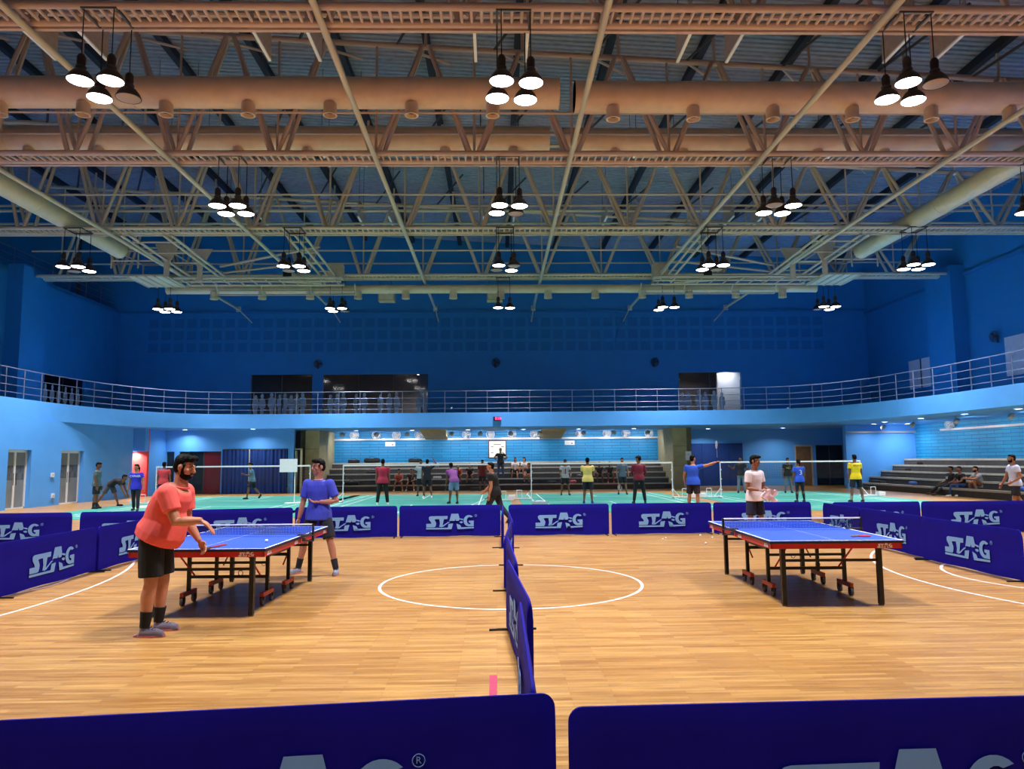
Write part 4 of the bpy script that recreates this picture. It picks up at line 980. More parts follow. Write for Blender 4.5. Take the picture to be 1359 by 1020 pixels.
    Rh = Matrix.Rotation(hy, 3, 'Z') @ Matrix.Rotation(hp, 3, 'X') @ Matrix.Rotation(hr, 3, 'Y')
    hk = k*.97
    B.tube([spt(.9), neck+nd*.02*k, hc-Rh@V(0,.02*k,.05*k)], [.075*k*(1+(g-1)*.5), .06*k*(1+(g-1)*.5), .055*k], 14)
    def hpt(x, y, z): return hc+Rh@V(x*hk, y*hk, z*hk)
    B.ell(hpt(0,-.012,.03), (.076*hk,.094*hk,.088*hk), Rh); B.ell(hpt(0,.02,-.03), (.064*hk*(1+(g-1)*.4),.073*hk,.085*hk), Rh)
    B.ell(hpt(0,.058,-.085), (.035*hk,.03*hk,.03*hk), Rh)
    B.tube([hpt(0,.088,.02), hpt(0,.112,-.022), hpt(0,.088,-.032)], [.012*hk,.019*hk,.017*hk], 8)
    B.ell(hpt(0,.087,.03), (.058*hk,.014*hk,.012*hk), Rh); B.ell(hpt(0,.086,-.057), (.026*hk,.012*hk,.011*hk), Rh)
    for s in (-1, 1):
        B.ell(hpt(s*.078,-.008,-.005), (.012*hk,.024*hk,.034*hk), Rh, 10, 6)
        if detail: B.ell(hpt(s*.045,.065,-.02), (.022*hk,.02*hk,.02*hk), Rh, 10, 6)
    for i, s in enumerate((-1, 1)):
        S0, E, Wr, f = aj[i]
        ag = 1+(g-1)*.7
        B.tube([S0-rx*s*.05*k, S0+ (E-S0)*.12, S0+(E-S0)*.45, E, E+(Wr-E)*.3, Wr], [.06*k*ag, .058*k*ag, .05*k*ag, .041*k*ag, .043*k*ag, .028*k], 12)
        B.ell(S0, (.06*k*ag,)*3)
        # hand
        f = Vector(arms[i][4]).normalized() if len(arms[i]) > 4 else f
        pn = Vector(arms[i][2]).normalized() if len(arms[i]) > 2 else V(-s, 0, 0)   # palm normal
        pn = (pn-f*pn.dot(f)).normalized(); ac = f.cross(pn)*(1 if s > 0 else -1)     # across, towards the thumb
        curl = arms[i][3] if len(arms[i]) > 3 else .5
        palm = Wr+f*.05*k
        Rm = Matrix((ac, f, pn)).transposed()
        B.ell(palm, (.043*k,.052*k,.019*k), Rm, 12, 8)
        fr = .0092*k if detail else .0115*k
        for q in range(4):
            b0 = Wr+f*.085*k+ac*((1.5-q)*.0195*k); ln = (.041,.046,.043,.034)[q]*k; p = b0; pts = [Wr+f*.05*k+ac*((1.5-q)*.015*k), b0]; d = f
            for sg in range(3):
                ang = curl*(.5+.45*sg); d = (f*math.cos(ang)+pn*math.sin(ang)).normalized(); p = p+d*ln*(1,.65,.5)[sg]; pts.append(p)
            B.tube(pts, [fr*1.1, fr*1.1, fr, fr*.95, fr*.8], 8)
        th0 = Wr+f*.03*k+ac*.03*k; td = (f*.6+ac*.7+pn*.35).normalized(); td2 = (f*.8+ac*.25+pn*.5).normalized()
        B.tube([Wr+f*.02*k+ac*.012*k, th0, th0+td*.04*k, th0+td*.04*k+td2*.032*k], [fr*1.4, fr*1.35, fr*1.15, fr*.85], 8)
    feet = []
    for i, s in enumerate((-1, 1)):
        h, kn, an, d = lj[i]; lg = 1+(g-1)*.6
        B.tube([h+V(0,0,.03), h+(kn-h)*.15, h+(kn-h)*.6, kn, kn+(an-kn)*.3-V(0,.012*k,0), an+(kn-an)*.25, an], [.09*k*lg,.088*k*lg,.066*k*lg,.052*k*lg,.055*k*lg,.038*k*lg,.034*k], 14)
        ta = math.radians(-s*toes[i] if True else 0)
        fd = V(math.sin(-ta), math.cos(ta), 0)
        back = d.y < -.55 and an.z > AH*1.6
        if back: fd = (fd*.55+V(0,0,-.85)).normalized()
        heel = an-fd*.045*k+V(0,0,-AH+.04*k) if not back else an-fd*.02*k
        ball = heel+fd*.17*k; toe = heel+fd*.225*k
        feet.append((an, heel, ball, toe, fd, back))
        B.tube([an, heel+V(0,0,.0), ball-V(0,0,.012*k if not back else 0), toe-V(0,0,.016*k if not back else 0)], [.034*k,.034*k,.03*k,.018*k], 10)
    body = obj('body', remesh(B, 'body', sk, vox, 5 if detail else 3), t)
    # ---- clothes
    C = MB(); torso(C, .016*k, hem, .955, True)
    for i, s in enumerate((-1, 1)):
        S0, E, Wr, f = aj[i]; ag = 1+(g-1)*.7
        if sleeve <= 1:
            C.tube([S0-rx*s*.06*k, S0+(E-S0)*.05, S0+(E-S0)*sleeve], [.074*k*ag, .076*k*ag, .070*k*ag], 14)
        else:
            C.tube([S0-rx*s*.06*k, S0+(E-S0)*.05, E, E+(Wr-E)*(sleeve-1)], [.074*k*ag, .074*k*ag, .056*k*ag, .046*k*ag], 14)
        C.ell(S0+V(0,0,.002), (.074*k*ag,)*3)
    obj(topname, remesh(C, topname, cloth(top), vox*1.15, 4), t)
    D = MB(); torso(D, .010*k, -.17, .16)
    for i, s in enumerate((-1, 1)):
        h, kn, an, d = lj[i]; lg = 1+(g-1)*.6
        if pants == 'shorts': D.tube([h+V(0,0,.05), h+(kn-h)*.3, h+(kn-h)*.86], [.088*k*lg,.100*k*lg,.095*k*lg], 16)
        elif pants == 'skirt': D.tube([h+V(0,0,.05), h+(kn-h)*.4, h+(kn-h)*.95], [.11*k,.12*k,.13*k], 16)
        else: D.tube([h+V(0,0,.05), h+(kn-h)*.3, kn, kn+(an-kn)*.4, an-(an-kn)*.06], [.104*k*lg,.098*k*lg,.07*k*lg,.066*k*lg,.056*k*lg] if pants == 'trousers' else [.1*k,.09*k,.06*k,.06*k,.042*k], 16)
    obj({'shorts': 'shorts', 'skirt': 'skirt', 'trousers': 'trousers', 'leggings': 'leggings'}[pants], remesh(D, pants, cloth(bottom), vox*1.15, 4), t)
    for i, s in enumerate((-1, 1)):
        an, heel, ball, toe, fd, back = feet[i]; h, kn, _, d = lj[i]; Fm = MB(); zz = V(0,0,0 if back else 1)
        low = V(0,0,0)
        Fm.tube([an+(kn-an)*.06, heel+fd*.02*k, ball-zz*.006*k, toe-zz*.010*k], [.043*k,.046*k,.044*k,.026*k], 12)
        Fm.tube([heel-fd*.025*k-zz*.022*k, heel+fd*.05*k-zz*.024*k, ball-zz*.024*k, toe+fd*.01*k-zz*.022*k], [(.016*k,.036*k),(.016*k,.038*k),(.016*k,.045*k),(.014*k,.028*k)], 12, up=(0,0,1))
        sh_o = obj('shoe', remesh(Fm, 'shoe', cloth(shoe), vox, 2), t)
        if detail and not back:
            Sm = MB(); nrm = V(-fd.y, fd.x, 0)
            Sm.prism([(heel+fd*(a*k)+nrm*(b*k)).to_2d().to_tuple() for a, b in ((-.045,-.025),(.03,-.042),(.15,-.05),(.235,-.02),(.24,.02),(.15,.05),(.03,.042),(-.045,.025))], .002, .02).build('sole', cloth((200,110,120)), sh_o)
            for q in range(3): cuboid('lace', heel+fd*((.10+.03*q)*k)+V(0,0,(.045-.008*q)*k), (.05*k,.008*k,.008*k), cloth((30,26,40)), sh_o, Matrix.Rotation(math.atan2(fd.y, fd.x)-PI/2, 3, 'Z'))
        if sock is not None and pants in ('shorts', 'skirt'):
            obj('sock', MB().tube([an+(kn-an)*.02, an+(kn-an)*.38], [.043*k,.05*k*(1+(g-1)*.6)], 16).mesh('sock', cloth(sock), True), t)
    # ---- hair
    hm = M_HAIR if haircol is None else cloth(haircol)
    Hh = MB()
    Hh.ell(hpt(0,-.028,.052), (.082*hk,.092*hk,.082*hk), Rh); Hh.ell(hpt(0,-.055,.0), (.077*hk,.062*hk,.08*hk), Rh)
    Hh.ell(hpt(0,.022,.092), (.07*hk,.07*hk,.038*hk), Rh)
    if detail:
        rnd = random.Random(3)
        for q in range(16): Hh.ell(hpt(rnd.uniform(-.055,.055), rnd.uniform(-.02,.085), .10+rnd.uniform(-.005,.016)), (.026*hk,)*3, None, 8, 5)
        for s in (-1, 1): Hh.tube([hpt(s*.072,.03,.04), hpt(s*.074,.028,-.02)], [.014*hk,.008*hk], 8)
    if hair == 'pony': Hh.tube([hpt(0,-.1,.03), hpt(0,-.15,-.03), hpt(0,-.13,-.2)], [.03*hk,.035*hk,.015*hk], 8)
    if hair == 'long': Hh.tube([hpt(0,-.06,.03), hpt(0,-.085,-.1), hpt(0,-.09,-.26)], [(.05*hk,.085*hk),(.045*hk,.085*hk),(.02*hk,.06*hk)], 12, up=(0,1,0))
    obj('hair', remesh(Hh, 'hair', hm, vox, 2), t)
    if hair == 'cap':
        cp = MB(); cp.ell(hpt(0,-.01,.06), (.092*hk,.108*hk,.075*hk), Rh); cp.tube([hpt(0,.07,.055), hpt(0,.17,.045)], [(.012*hk,.075*hk),(.008*hk,.05*hk)], 12, up=(0,0,1))
        obj('cap', remesh(cp, 'cap', cloth(extra or (20,20,24)), vox, 2), t)
    if hair == 'band': obj('headband', MB().tube([hpt(.088*math.cos(2*PI*i/20), -.005+.102*math.sin(2*PI*i/20), .05) for i in range(20)], .014*hk, 6, close=True).mesh('headband', cloth((235,232,230)), True), t)
    # ---- face
    ew = mat('eye_white', (225,220,214), .3, var=0); ei = mat('eye_dark', (22,14,12), .3, var=0)
    for s in (-1, 1):
        e = obj('eye', MB().ell(hpt(s*.031,.083,.008), (.014*hk,.009*hk,.008*hk), Rh, 10, 6).mesh('eye', ew, True), t)
        obj('iris', MB().ell(hpt(s*.031,.0905,.008), (.006*hk,.003*hk,.006*hk), Rh, 8, 5).mesh('iris', ei, True), e)
        obj('eyebrow', MB().tube([hpt(s*.014,.097,.031), hpt(s*.034,.096,.036), hpt(s*.054,.083,.030)], [.004*hk,.0055*hk,.003*hk], 6).mesh('eyebrow', M_HAIR, True), t)
    obj('lips', MB().ell(hpt(0,.094,-.060), (.024*hk,.008*hk,.008*hk), Rh, 10, 6).mesh('lips', skin((max(0,skinc[0]-10), max(0,skinc[1]-38), max(0,skinc[2]-28))), True), t)
    if beard:
        Bd = MB(); Bd.ell(hpt(0,.03,-.078), (.068*hk,.068*hk,.05*hk), Rh)
        for s in (-1, 1): Bd.tube([hpt(s*.070,.018,.0), hpt(s*.066,.03,-.06)], [.012*hk,.022*hk], 8)
        Bd.tube([hpt(-.03,.092,-.042), hpt(0,.102,-.038), hpt(.03,.092,-.042)], .008*hk, 8)
        obj('beard', remesh(Bd, 'beard', M_HAIR, vox, 2), t)
    if extra == 'glasses':
        gm = M_BLACK
        gl = MB()
        for s in (-1, 1):
            gl.tube([hpt(s*.033+.021*math.cos(2*PI*i/14), .103, .006+.016*math.sin(2*PI*i/14)) for i in range(14)], .0016*hk, 5, close=True); gl.tube([hpt(s*.054,.102,.01), hpt(s*.078,.0,.012)], .0016*hk, 5)
        gl.tube([hpt(-.012,.104,.01), hpt(.012,.104,.01)], .0016*hk, 5); obj('glasses', gl.mesh('glasses', gm), t)
    if detail:   # crew-neck collar
        cn = spt(.975); obj('collar', MB().tube([cn+rx*(.085*k*math.cos(2*PI*i/24))+V(0, .08*k*math.sin(2*PI*i/24), -.012*k*math.sin(2*PI*i/24)) for i in range(24)], .011*k, 6, close=True).mesh('collar', cloth(tuple(int(c*.9) for c in top)), True), t)
    if print_:
        for (txt, size, col, z, sgn) in print_:
            me = text_mesh(txt, size, cloth(col), .001); c = spt(z); me.transform(Matrix.Rotation(PI/2, 4, 'X'))
            o = obj('shirt_print', me, t); y = (np.interp(z, [p[0] for p in prof], [p[2] for p in prof])*g*k+.028)
            o.matrix_local = Matrix.Translation(c+V(0, y*sgn, 0)) @ (Matrix.Rotation(PI, 4, 'Z') if sgn > 0 else Matrix.Identity(4)) @ Matrix.Rotation(-la if sgn < 0 else la, 4, 'X')
    M = Matrix.Translation(Vector(loc)) @ Matrix.Rotation(math.radians(face), 4, 'Z')
    return {'hands': [M @ (aj[i][2]+aj[i][3]*.06*k) for i in range(2)], 'fdir': [M.to_3x3() @ aj[i][3] for i in range(2)], 'obj': t, 'hc': M @ hc}
def racket(p, d, label, up=(0,0,1)):
    d = Vector(d).normalized(); t = thing('badminton_racket', label, 'racket', p)
    u = Vector(up); n = (u-d*u.dot(d)).normalized(); a = d.cross(n)
    bar('handle', -d*.06, d*.13, .013, M_BLACK, t, 8); bar('shaft', d*.13, d*.42, .005, M_GREYW, t)
    c = d*.545; MB().tube([c+d*(.125*math.cos(2*PI*i/24))+a*(.1*math.sin(2*PI*i/24)) for i in range(24)], .006, 6, close=True).build('hoop', M_GREYW, t, smooth=True)
    st = MB()
    for q in range(-4, 5):
        w = q*.02; L = .12*math.sqrt(max(0, 1-(w/.1)**2)); st.tube([c+a*w-d*L, c+a*w+d*L], .0012, 3)
        w = q*.025; L = .098*math.sqrt(max(0, 1-(w/.125)**2)); st.tube([c+d*w-a*L, c+d*w+a*L], .0012, 3)
    st.build('strings', M_WHITE, t)
DN = ((-.14,.02,-1),(-.06,.2,-1)); DNR = ((.14,.02,-1),(.06,.2,-1))
p1 = person('bearded man in coral t-shirt and black shorts leaning over the table', (-3.47, 7.72, 0), -90, 1.82, lean=32, legs=((5,3,10),(3,3,8)), girth=1.27, belly=.11, skinc=(186,122,92),
    arms=(((-.1,.05,-1),(.1,.55,-.8),(.6,.0,-.3),1.0), ((.12,.42,-1),(.02,1,.05),(0,-.8,-.6),.35,(0,.75,-.65))), head=(-14,-8,0), top=(236,92,84), bottom=(12,12,14), shoe=(112,104,122), sock=(14,14,16), detail=True, beard=True, hem=-.06, sleeve=.62, toes=(6,4))
b = tt_bat(p1['hands'][0]+Vector((.02, -.01, -.03)), (math.radians(10), 0, math.radians(-80)), 'dark bat held in the hand of the coral-shirt man')
p2 = person('young man in blue t-shirt and dark shorts standing wide behind the table', (-2.74, 11.62, 0), 168, 1.75, lean=3, legs=((6,17,6),(4,17,6)), skinc=(176,116,92),
    arms=(((-.42,.0,-1),(.98,.45,.0),(.2,.3,.9),.8), ((.24,.02,-1),(.2,.12,-1),(-1,.2,0),.7)), head=(-3,-32,0), top=(56,66,178), bottom=(18,18,34), shoe=(130,134,150), sock=(24,24,34), detail=True, extra='glasses', hem=-.16, sleeve=.72, toes=(20,14))
tt_bat(p2['hands'][1]+Vector((0, -.03, -.02)), (math.radians(-100), 0, math.radians(20)), 'dark bat held low by the blue-shirt man')
p3 = person('man in white t-shirt and navy shorts handling a pink cloth', (5.3, 15.2, 0), 212, 1.74, lean=4, legs=((4,9,6),(2,9,4)), skinc=(140,88,66),
    arms=(((-.16,.1,-1),(.35,.95,-.22),(.4,0,-1),.7), ((.18,.0,-1),(-.25,.95,-.12),(-.4,0,-1),.7)), head=(-8,12,0), top=(232,216,222), bottom=(24,26,58), shoe=(60,60,66), detail=True, hem=-.16, sleeve=.6)
h0, h1 = p3['hands']
t = thing('hand_towel', 'crumpled pale pink cloth held by the white-shirt man', 'cloth', (h0+h1)/2)
mb = MB(); rnd = random.Random(5); n = 14; vv = []; ff = []; d = (h1-h0)
ux = d.normalized() if d.length > .02 else Vector((1,0,0))
for sgn in (1, -1):
    for i in range(n+1):
        for j in range(9):
            w = (i/n-.5)*.34; z = .03-j*.028
            vv.append(tuple(ux*w+Vector((.05*math.sin(j*.9+i*.5)+.012*sgn, -.10-.02*math.cos(i*1.1+j*.4)-.012*sgn-.008*j, z+.015*math.sin(i*1.3)))))
N_ = (n+1)*9
for q in (0, 1):
    for i in range(n):
        for j in range(8): a = q*N_+i*9+j; ff.append((a, a+9, a+10, a+1) if q == 0 else (a+1, a+10, a+9, a))
for i in range(n): a = i*9; ff += [(a, N_+a, N_+a+9, a+9), (a+8, a+17, N_+a+17, N_+a+8)]
for j in range(8): ff += [(j, j+1, N_+j+1, N_+j), (n*9+j, N_+n*9+j, N_+n*9+j+1, n*9+j+1)]
mb.add(vv, ff).build('towel_cloth', cloth((226,188,194)), t, smooth=True)
# ---- badminton players and passers-by
person('man in grey-green t-shirt and dark shorts standing by the glass door', (-15.1, 28.5, .008), -80, 1.72, skinc=SK2, top=(84,104,112), bottom=(24,24,34), shoe=(30,30,34), head=(-18,0,0), sock=(30,30,34))
person('person in black bending down to the floor by the red wall', (-15.3, 29.9, .008), -85, 1.7, lean=100, legs=((22,4,6),(-28,4,6)), arms=(((0,.35,-1),(0,.4,-1)),((0,.4,-1),(0,.5,-1))), skinc=SK2, top=(26,22,28), bottom=(70,72,88), head=(-20,0,0))
person('woman in royal blue t-shirt and dark jeans walking with white headband', (-12.85, 26.9, .008), 188, 1.64, legs=((10,2,6),(-10,2,6)), arms=(((-.25,.15,-1),(-.3,.35,-1)),((.2,-.1,-1),(.12,.15,-1))), skinc=SK1, top=(44,44,190), bottom=(26,26,40), pants='trousers', hair='pony', head=(0,-30,0), hem=-.2, print_=[('CYPHER', .1, (235,235,240), .72, 1)])
ex = person('man in red t-shirt seen from behind lunging towards the far-left net', (-13.4, 30.3, .008), 8, 1.72, lean=6, legs=((2,8,4),(10,30,12)), skinc=SK2, top=(196,56,64), bottom=(30,28,36), shoe=(230,90,90))
p = person('player in teal t-shirt and leggings running before the blue curtain', (-11.3, 34.8, .008), 120, 1.7, lean=12, legs=((26,4,16),(-22,4,20)), arms=(((-.3,.4,-.8),(0,.9,.3)),((.3,-.3,-1),(.3,.3,-1))), skinc=SK2, top=(92,138,160), bottom=(24,26,40), pants='shorts')
person('man in maroon t-shirt and black trousers seen from behind at the net', (-4.41, 29.1, .008), 4, 1.76, legs=((0,8,3),(0,8,3)), girth=1.1, skinc=SK2, top=(160,34,62), bottom=(14,14,18), pants='trousers', hem=-.18, shoe=(220,220,226))
person('player in navy kit seen from behind with an arm raised to the head', (-3.13, 34.0, .008), 10, 1.74, legs=((0,6,3),(-4,8,6)), arms=(DN, ((.8,.2,.5),(-.5,.3,.9))), skinc=SK2, top=(22,26,48), bottom=(18,20,36), hem=-.2, shoe=(235,235,238))
person('player in white and grey t-shirt half hidden behind the navy-kit player', (-3.62, 36.0, .008), 178, 1.72, arms=(DN, ((.5,.1,-.8),(.35,.2,-1))), skinc=SK2, top=(206,208,216), bottom=(26,26,34))
p = person('person in purple t-shirt and grey-blue shorts bending forward by the net', (-1.63, 29.2, .008), 25, 1.72, lean=52, legs=((14,4,6),(6,5,4)), arms=(((0,.15,-1),(0,.35,-.9)),((.1,.15,-1),(0,.3,-.9))), skinc=SK2, top=(132,70,140), bottom=(120,140,180), head=(-10,0,0))
racket(p['hands'][0], (-.15,.1,-1), 'badminton racket pointing down in the hand of the purple-shirt person', (1,0,0))
p = person('man in black t-shirt and dark jeans walking along the far barriers', (-.03, 20.3, 0), 78, 1.68, lean=14, legs=((24,3,10),(-20,3,18)), girth=1.2, arms=(((-.1,-.1,-1),(-.1,.2,-1)),((.2,.3,-1),(.2,.7,-.6))), skinc=SK3, top=(16,16,22), bottom=(34,38,58), pants='trousers', hem=-.2)
racket(p['hands'][0], (-.8,-.2,-.35), 'badminton racket carried low by the black-shirt walking man')
person('man in pale yellow t-shirt and navy shorts seen from behind', (3.56, 28.8, .008), -8, 1.74, arms=(((-.1,.25,-1),(.3,.9,.1)),((.15,.1,-1),(-.3,.9,.0))), girth=1.08, skinc=SK2, top=(222,196,112), bottom=(22,22,42), hem=-.18, shoe=(50,50,130))
person('player in white and maroon t-shirt facing the net', (3.3, 35.5, .008), 182, 1.7, lean=16, legs=((8,8,12),(8,8,12)), arms=(((-.3,.2,-1),(.1,.7,-.5)),((.3,.2,-1),(-.1,.7,-.5))), skinc=SK2, top=(206,196,206), bottom=(24,22,30), head=(-15,0,0), print_=[('I', .5, (150,30,60), .35, 1)])
p = person('player in grey-blue t-shirt with racket facing the net', (6.1, 35.8, .008), 176, 1.74, lean=6, legs=((4,8,8),(4,8,8)), arms=(((-.3,.1,-1),(-.05,.5,-.9)),((.3,.1,-1),(0,.5,-.9))), skinc=SK1, top=(104,120,146), bottom=(26,26,40))
racket(p['hands'][1], (.15,-.4,-.9), 'badminton racket held low by the grey-blue-shirt player', (0,1,0))
person('person in maroon hoodie and black trousers seen from behind, wearing cap', (5.5, 28.5, .008), 0, 1.8, arms=(((-.3,.1,-1),(.35,.8,-.2)),((.3,.1,-1),(-.35,.8,-.2))), legs=((0,9,3),(0,9,3)), skinc=SK2, top=(118,20,46), bottom=(16,16,20), pants='trousers', sleeve=1.9, hair='cap', head=(0,50,0), topname='hoodie')
p = person('man in bright blue t-shirt raising a racket in outstretched arm', (6.39, 24.0, .008), -28, 1.78, lean=4, girth=1.1, arms=(((-.3,-.05,-1),(.0,.3,-1)),((.95,.25,.22),(.95,.2,.35),(0,0,-1),.9)), skinc=SK3, top=(40,90,220), bottom=(40,30,44), hem=-.18, head=(0,-25,0), sock=(235,235,240))
racket(p['hands'][1], (.0,.1,1), 'badminton racket held upright by the bright-blue-shirt man', (1,0,0))
person('girl in blue jersey number three and dark leggings seen from behind', (11.68, 28.4, .008), 4, 1.62, skinc=SK2, top=(38,82,206), bottom=(24,26,44), pants='leggings', hair='pony', hem=-.2, shoe=(50,50,60), print_=[('3', .26, (235,238,245), .52, -1)])
person('man in yellow t-shirt and navy shorts seen from behind', (13.73, 28.1, .008), 2, 1.78, legs=((0,10,3),(0,10,3)), girth=1.06, skinc=SK2, top=(240,204,24), bottom=(16,18,40), shoe=(40,40,48), sock=(150,130,120), hem=-.16, print_=[('SPORT', .1, (60,60,40), .8, -1)])
person('person in black t-shirt with yellow print beside the brown door', (14.13, 35.7, .008), 170, 1.66, skinc=SK2, top=(20,20,26), bottom=(110,112,124), pants='trousers', hair='pony', print_=[('NO', .14, (220,200,40), .62, 1)])
person('man in dark shirt and grey trousers before the blue folding screen', (11.98, 36.1, .008), 160, 1.74, arms=(((-.4,.1,-.9),(-.2,.8,.3)),((.5,.1,-.7),(.5,.5,.4))), skinc=SK2, top=(32,34,44), bottom=(130,138,152), pants='trousers')
person('man in light grey t-shirt and black shorts walking past the side bleachers', (15.22, 21.5, 0), 82, 1.74, lean=5, legs=((16,3,8),(-14,3,12)), arms=(((-.25,-.2,-1),(.1,.8,-.5)),((.2,.3,-1),(.1,.5,-.9))), girth=1.06, skinc=SK1, top=(186,194,226), bottom=(18,18,26), beard=True, head=(0,-6,0))
# ---- seated and standing on the far bleachers
SIT = ((100,6,105),(100,6,105))
AL = (((-.1,.5,-.9),(.25,.9,-.2)),((.1,.5,-.9),(-.25,.9,-.2)))
person('person in orange t-shirt sitting on the lowest far tier', (-5.5, 42.5, 0), 180, 1.7, lean=18, hip=.44, legs=((96,12,92),(96,12,98)), arms=AL, skinc=SK3, top=(226,96,78), bottom=(60,40,60), shoe=(226,206,140), head=(-14,0,0))
person('person in dark clothes sitting next to the orange-shirt person', (-4.8, 42.5, 0), 176, 1.68, lean=14, hip=.44, legs=((96,10,96),(96,10,92)), arms=AL, skinc=SK3, top=(34,26,36), bottom=(30,26,38), shoe=(220,214,206))
person('person in red t-shirt and straw-coloured cap sitting on second far tier', (-2.18, 43.15, 0), 180, 1.68, lean=34, hip=.74, legs=SIT, arms=AL, skinc=SK1, top=(206,50,40), bottom=(26,26,32), hair='cap', extra=(196,164,96), head=(-30,0,0))
person('person in black sitting on second far tier beside the capped person', (-1.5, 43.15, 0), 178, 1.68, lean=20, hip=.74, legs=SIT, arms=AL, skinc=SK3, top=(36,34,40), bottom=(28,28,34))
person('person in dark red t-shirt standing at the foot of far bleachers', (-.75, 41.5, 0), 170, 1.7, skinc=SK1, top=(140,22,40), bottom=(24,22,30))
person('person in black t-shirt and jeans standing hands on hips on far bleachers', (.28, 43.25, .645), 4, 1.74, arms=(((-.85,-.15,-.75),(.75,.2,-.55)),((.85,-.15,-.75),(-.75,.2,-.55))), skinc=SK1, top=(20,20,28), bottom=(50,70,110), pants='trousers', haircol=(150,130,80))
person('woman with long hair in white top and black skirt on far bleachers', (1.15, 43.8, 0), 172, 1.64, lean=4, hip=1.05, legs=((84,8,70),(92,8,90)), arms=AL, skinc=SK3, top=(214,206,206), bottom=(18,16,22), pants='skirt', hair='long')
person('person in white t-shirt sitting sideways beside the long-haired woman', (1.74, 43.9, 0), 140, 1.66, lean=12, hip=1.05, legs=SIT, arms=AL, skinc=SK3, top=(228,224,222), bottom=(20,20,26), hair='pony')
person('person in dark patterned top sitting on second far tier below the white-shirt person', (1.95, 43.1, 0), 150, 1.6, lean=18, hip=.74, legs=SIT, arms=AL, skinc=SK3, top=(56,50,64), bottom=(190,150,130), hair='long')
person('person in black sitting on second far tier behind the yellow-shirt man', (6.0, 43.15, 0), 180, 1.7, lean=16, hip=.74, legs=SIT, arms=AL, skinc=SK2, top=(28,26,32), bottom=(24,24,30))
person('person in black with bright red shoes on second far tier', (6.6, 43.15, 0), 184, 1.7, lean=16, hip=.74, legs=SIT, arms=AL, skinc=SK2, top=(24,26,40), bottom=(40,34,36), shoe=(236,56,60))
# ---- on the side bleachers
person('man in black t-shirt with white print reclining on the side bleachers', (20.02, 32.5, 0), 90, 1.74, lean=-18, hip=.44, legs=((72,8,14),(80,8,30)), arms=(((-.3,-.3,-1),(-.1,.2,-1)),((.3,.2,-1),(0,.8,-.3))), skinc=SK2, top=(22,22,30), bottom=(24,24,32), pants='trousers', print_=[('N', .2, (230,230,235), .6, 1)], shoe=(90,60,50))
person('man in black t-shirt and blue jeans sitting on the side bleachers', (20.05, 31.55, 0), 96, 1.74, lean=16, hip=.44, legs=((96,10,96),(92,10,86)), arms=AL, skinc=SK2, top=(24,24,30), bottom=(52,74,130), pants='trousers', shoe=(238,238,240))
person('man in grey t-shirt and brown shorts hugging knees on side bleachers', (20.3, 30.75, 0), 88, 1.74, lean=22, hip=.46, legs=((118,8,128),(112,8,122)), arms=(((-.1,.8,-.5),(.4,.8,.1)),((.1,.8,-.5),(-.4,.8,.1))), skinc=SK3, top=(160,164,174), bottom=(150,84,54), beard=True)
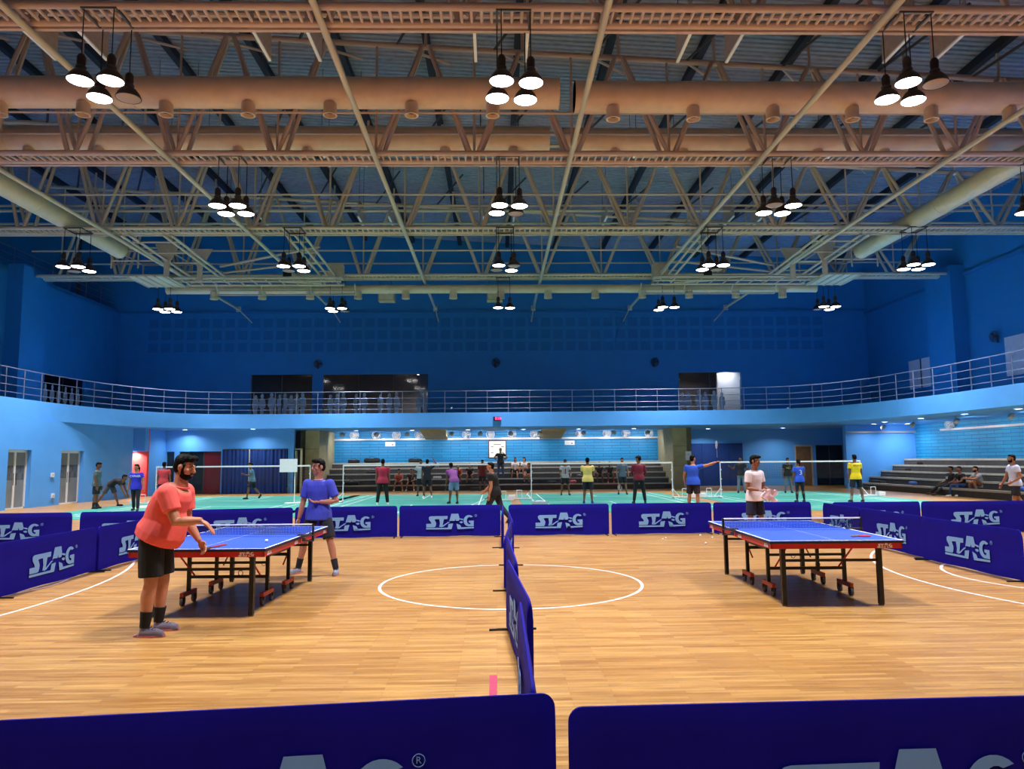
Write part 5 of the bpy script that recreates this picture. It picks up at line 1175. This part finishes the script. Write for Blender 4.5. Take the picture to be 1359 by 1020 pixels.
# ------------------------------------------------------------------ bags and small things on the bleachers
def bag(loc, rz, s, rgb, label, group='bags on the far bleachers'):
    t = thing('sports_bag', label, 'bag', loc, rz, group); m = cloth(rgb); mb = MB()
    n = 10; pts = [(-.5+i/n, 0, .16+.01*math.sin(i)) for i in range(n+1)]
    mb.tube([(s*x, y, s*z) for x, y, z in pts], [(s*.15*(.75 if i in (0, n) else 1), s*.17*(.7 if i in (0, n) else 1)) for i in range(n+1)], 14, up=(0,0,1)); mb.build('bag_body', m, t, smooth=True)
    MB().tube([(s*x, -.02, s*(.3+.12*math.sin(PI*(x+.22)/.44))) for x in [-.22+.044*i for i in range(11)]], .012, 6).build('strap', M_BLACK, t)
    bar('zip', (-s*.4, -.005, s*.312), (s*.4, -.005, s*.312), .006, M_GREYW, t)
for x, k, rz, s, c, l in ((-8.6,4,.2,.7,(24,24,30),'black sports bag on the top far tier nearest the door-side wing wall'), (-7.5,4,-.1,.95,(18,20,30),'large black sports bag on the top far tier'), (-4.9,4,.3,.8,(30,30,36),'black rumpled bag on the top far tier behind the navy-kit player'), (-7.2,2,.1,.8,(60,62,70),'grey bag on the middle far tier'), (-3.9,3,.2,1.0,(150,156,176),'pale grey bag on the fourth far tier'), (-8.2,0,.1,.8,(14,14,18),'black bag on the lowest far tier'), (-3.4,1,.5,.5,(200,198,200),'small white bundle on the second far tier'), (3.2,0,.1,.5,(38,40,46),'small dark bag on the lowest far tier near the aisle'), (4.3,0,0,.6,(190,80,90),'small pink bundle on the lowest far tier'), (5.0,1,0,.6,(90,90,96),'grey box bag on the second far tier'), (8.3,2,.3,.5,(120,70,70),'small reddish bundle on the middle far tier')):
    bag((x, 42.2+.66*k+.33, .32+.31*k+.012), rz, s, c, l)
bag((19.95, 35.2, .332), 1.5, .6, (70,100,170), 'blue bundle on the lowest side tier', 'bags on the side bleachers')
bag((19.95, 27.6, .332), 1.5, .7, (80,120,220), 'bright blue bundle on the lowest side tier near the walking man', 'bags on the side bleachers')
t = thing('shuttle_box', 'small crate of shuttlecocks and towels on the green court beside the aisle', 'crate', (1.62, 27.6, .008))
MB().box(-.3,.3,-.2,.2,0,.03).box(-.3,-.27,-.2,.2,.03,.16).box(.27,.3,-.2,.2,.03,.16).box(-.27,.27,-.2,-.17,.03,.16).box(-.27,.27,.17,.2,.03,.16).build('tray', M_GREYW, t)
MB().ell((0,0,.12), (.2,.12,.09)).build('towel', cloth((170,176,196)), t, smooth=True)
t = thing('floor_towel', 'white paper and towel lying on the court by the bending person', 'towel', (-13.4, 29.0, .008)); MB().box(-.45,.45,-.3,.3,0,.012).box(-.3,.2,-.15,.25,.012,.05).build('folded_cloth', M_WHITE, t)
shuttle((14.9, 37.35, 4.22), (1.4, .3, .6), 'white shuttlecock lying on the gallery edge')
bpy.data.scenes.remove(TMP)
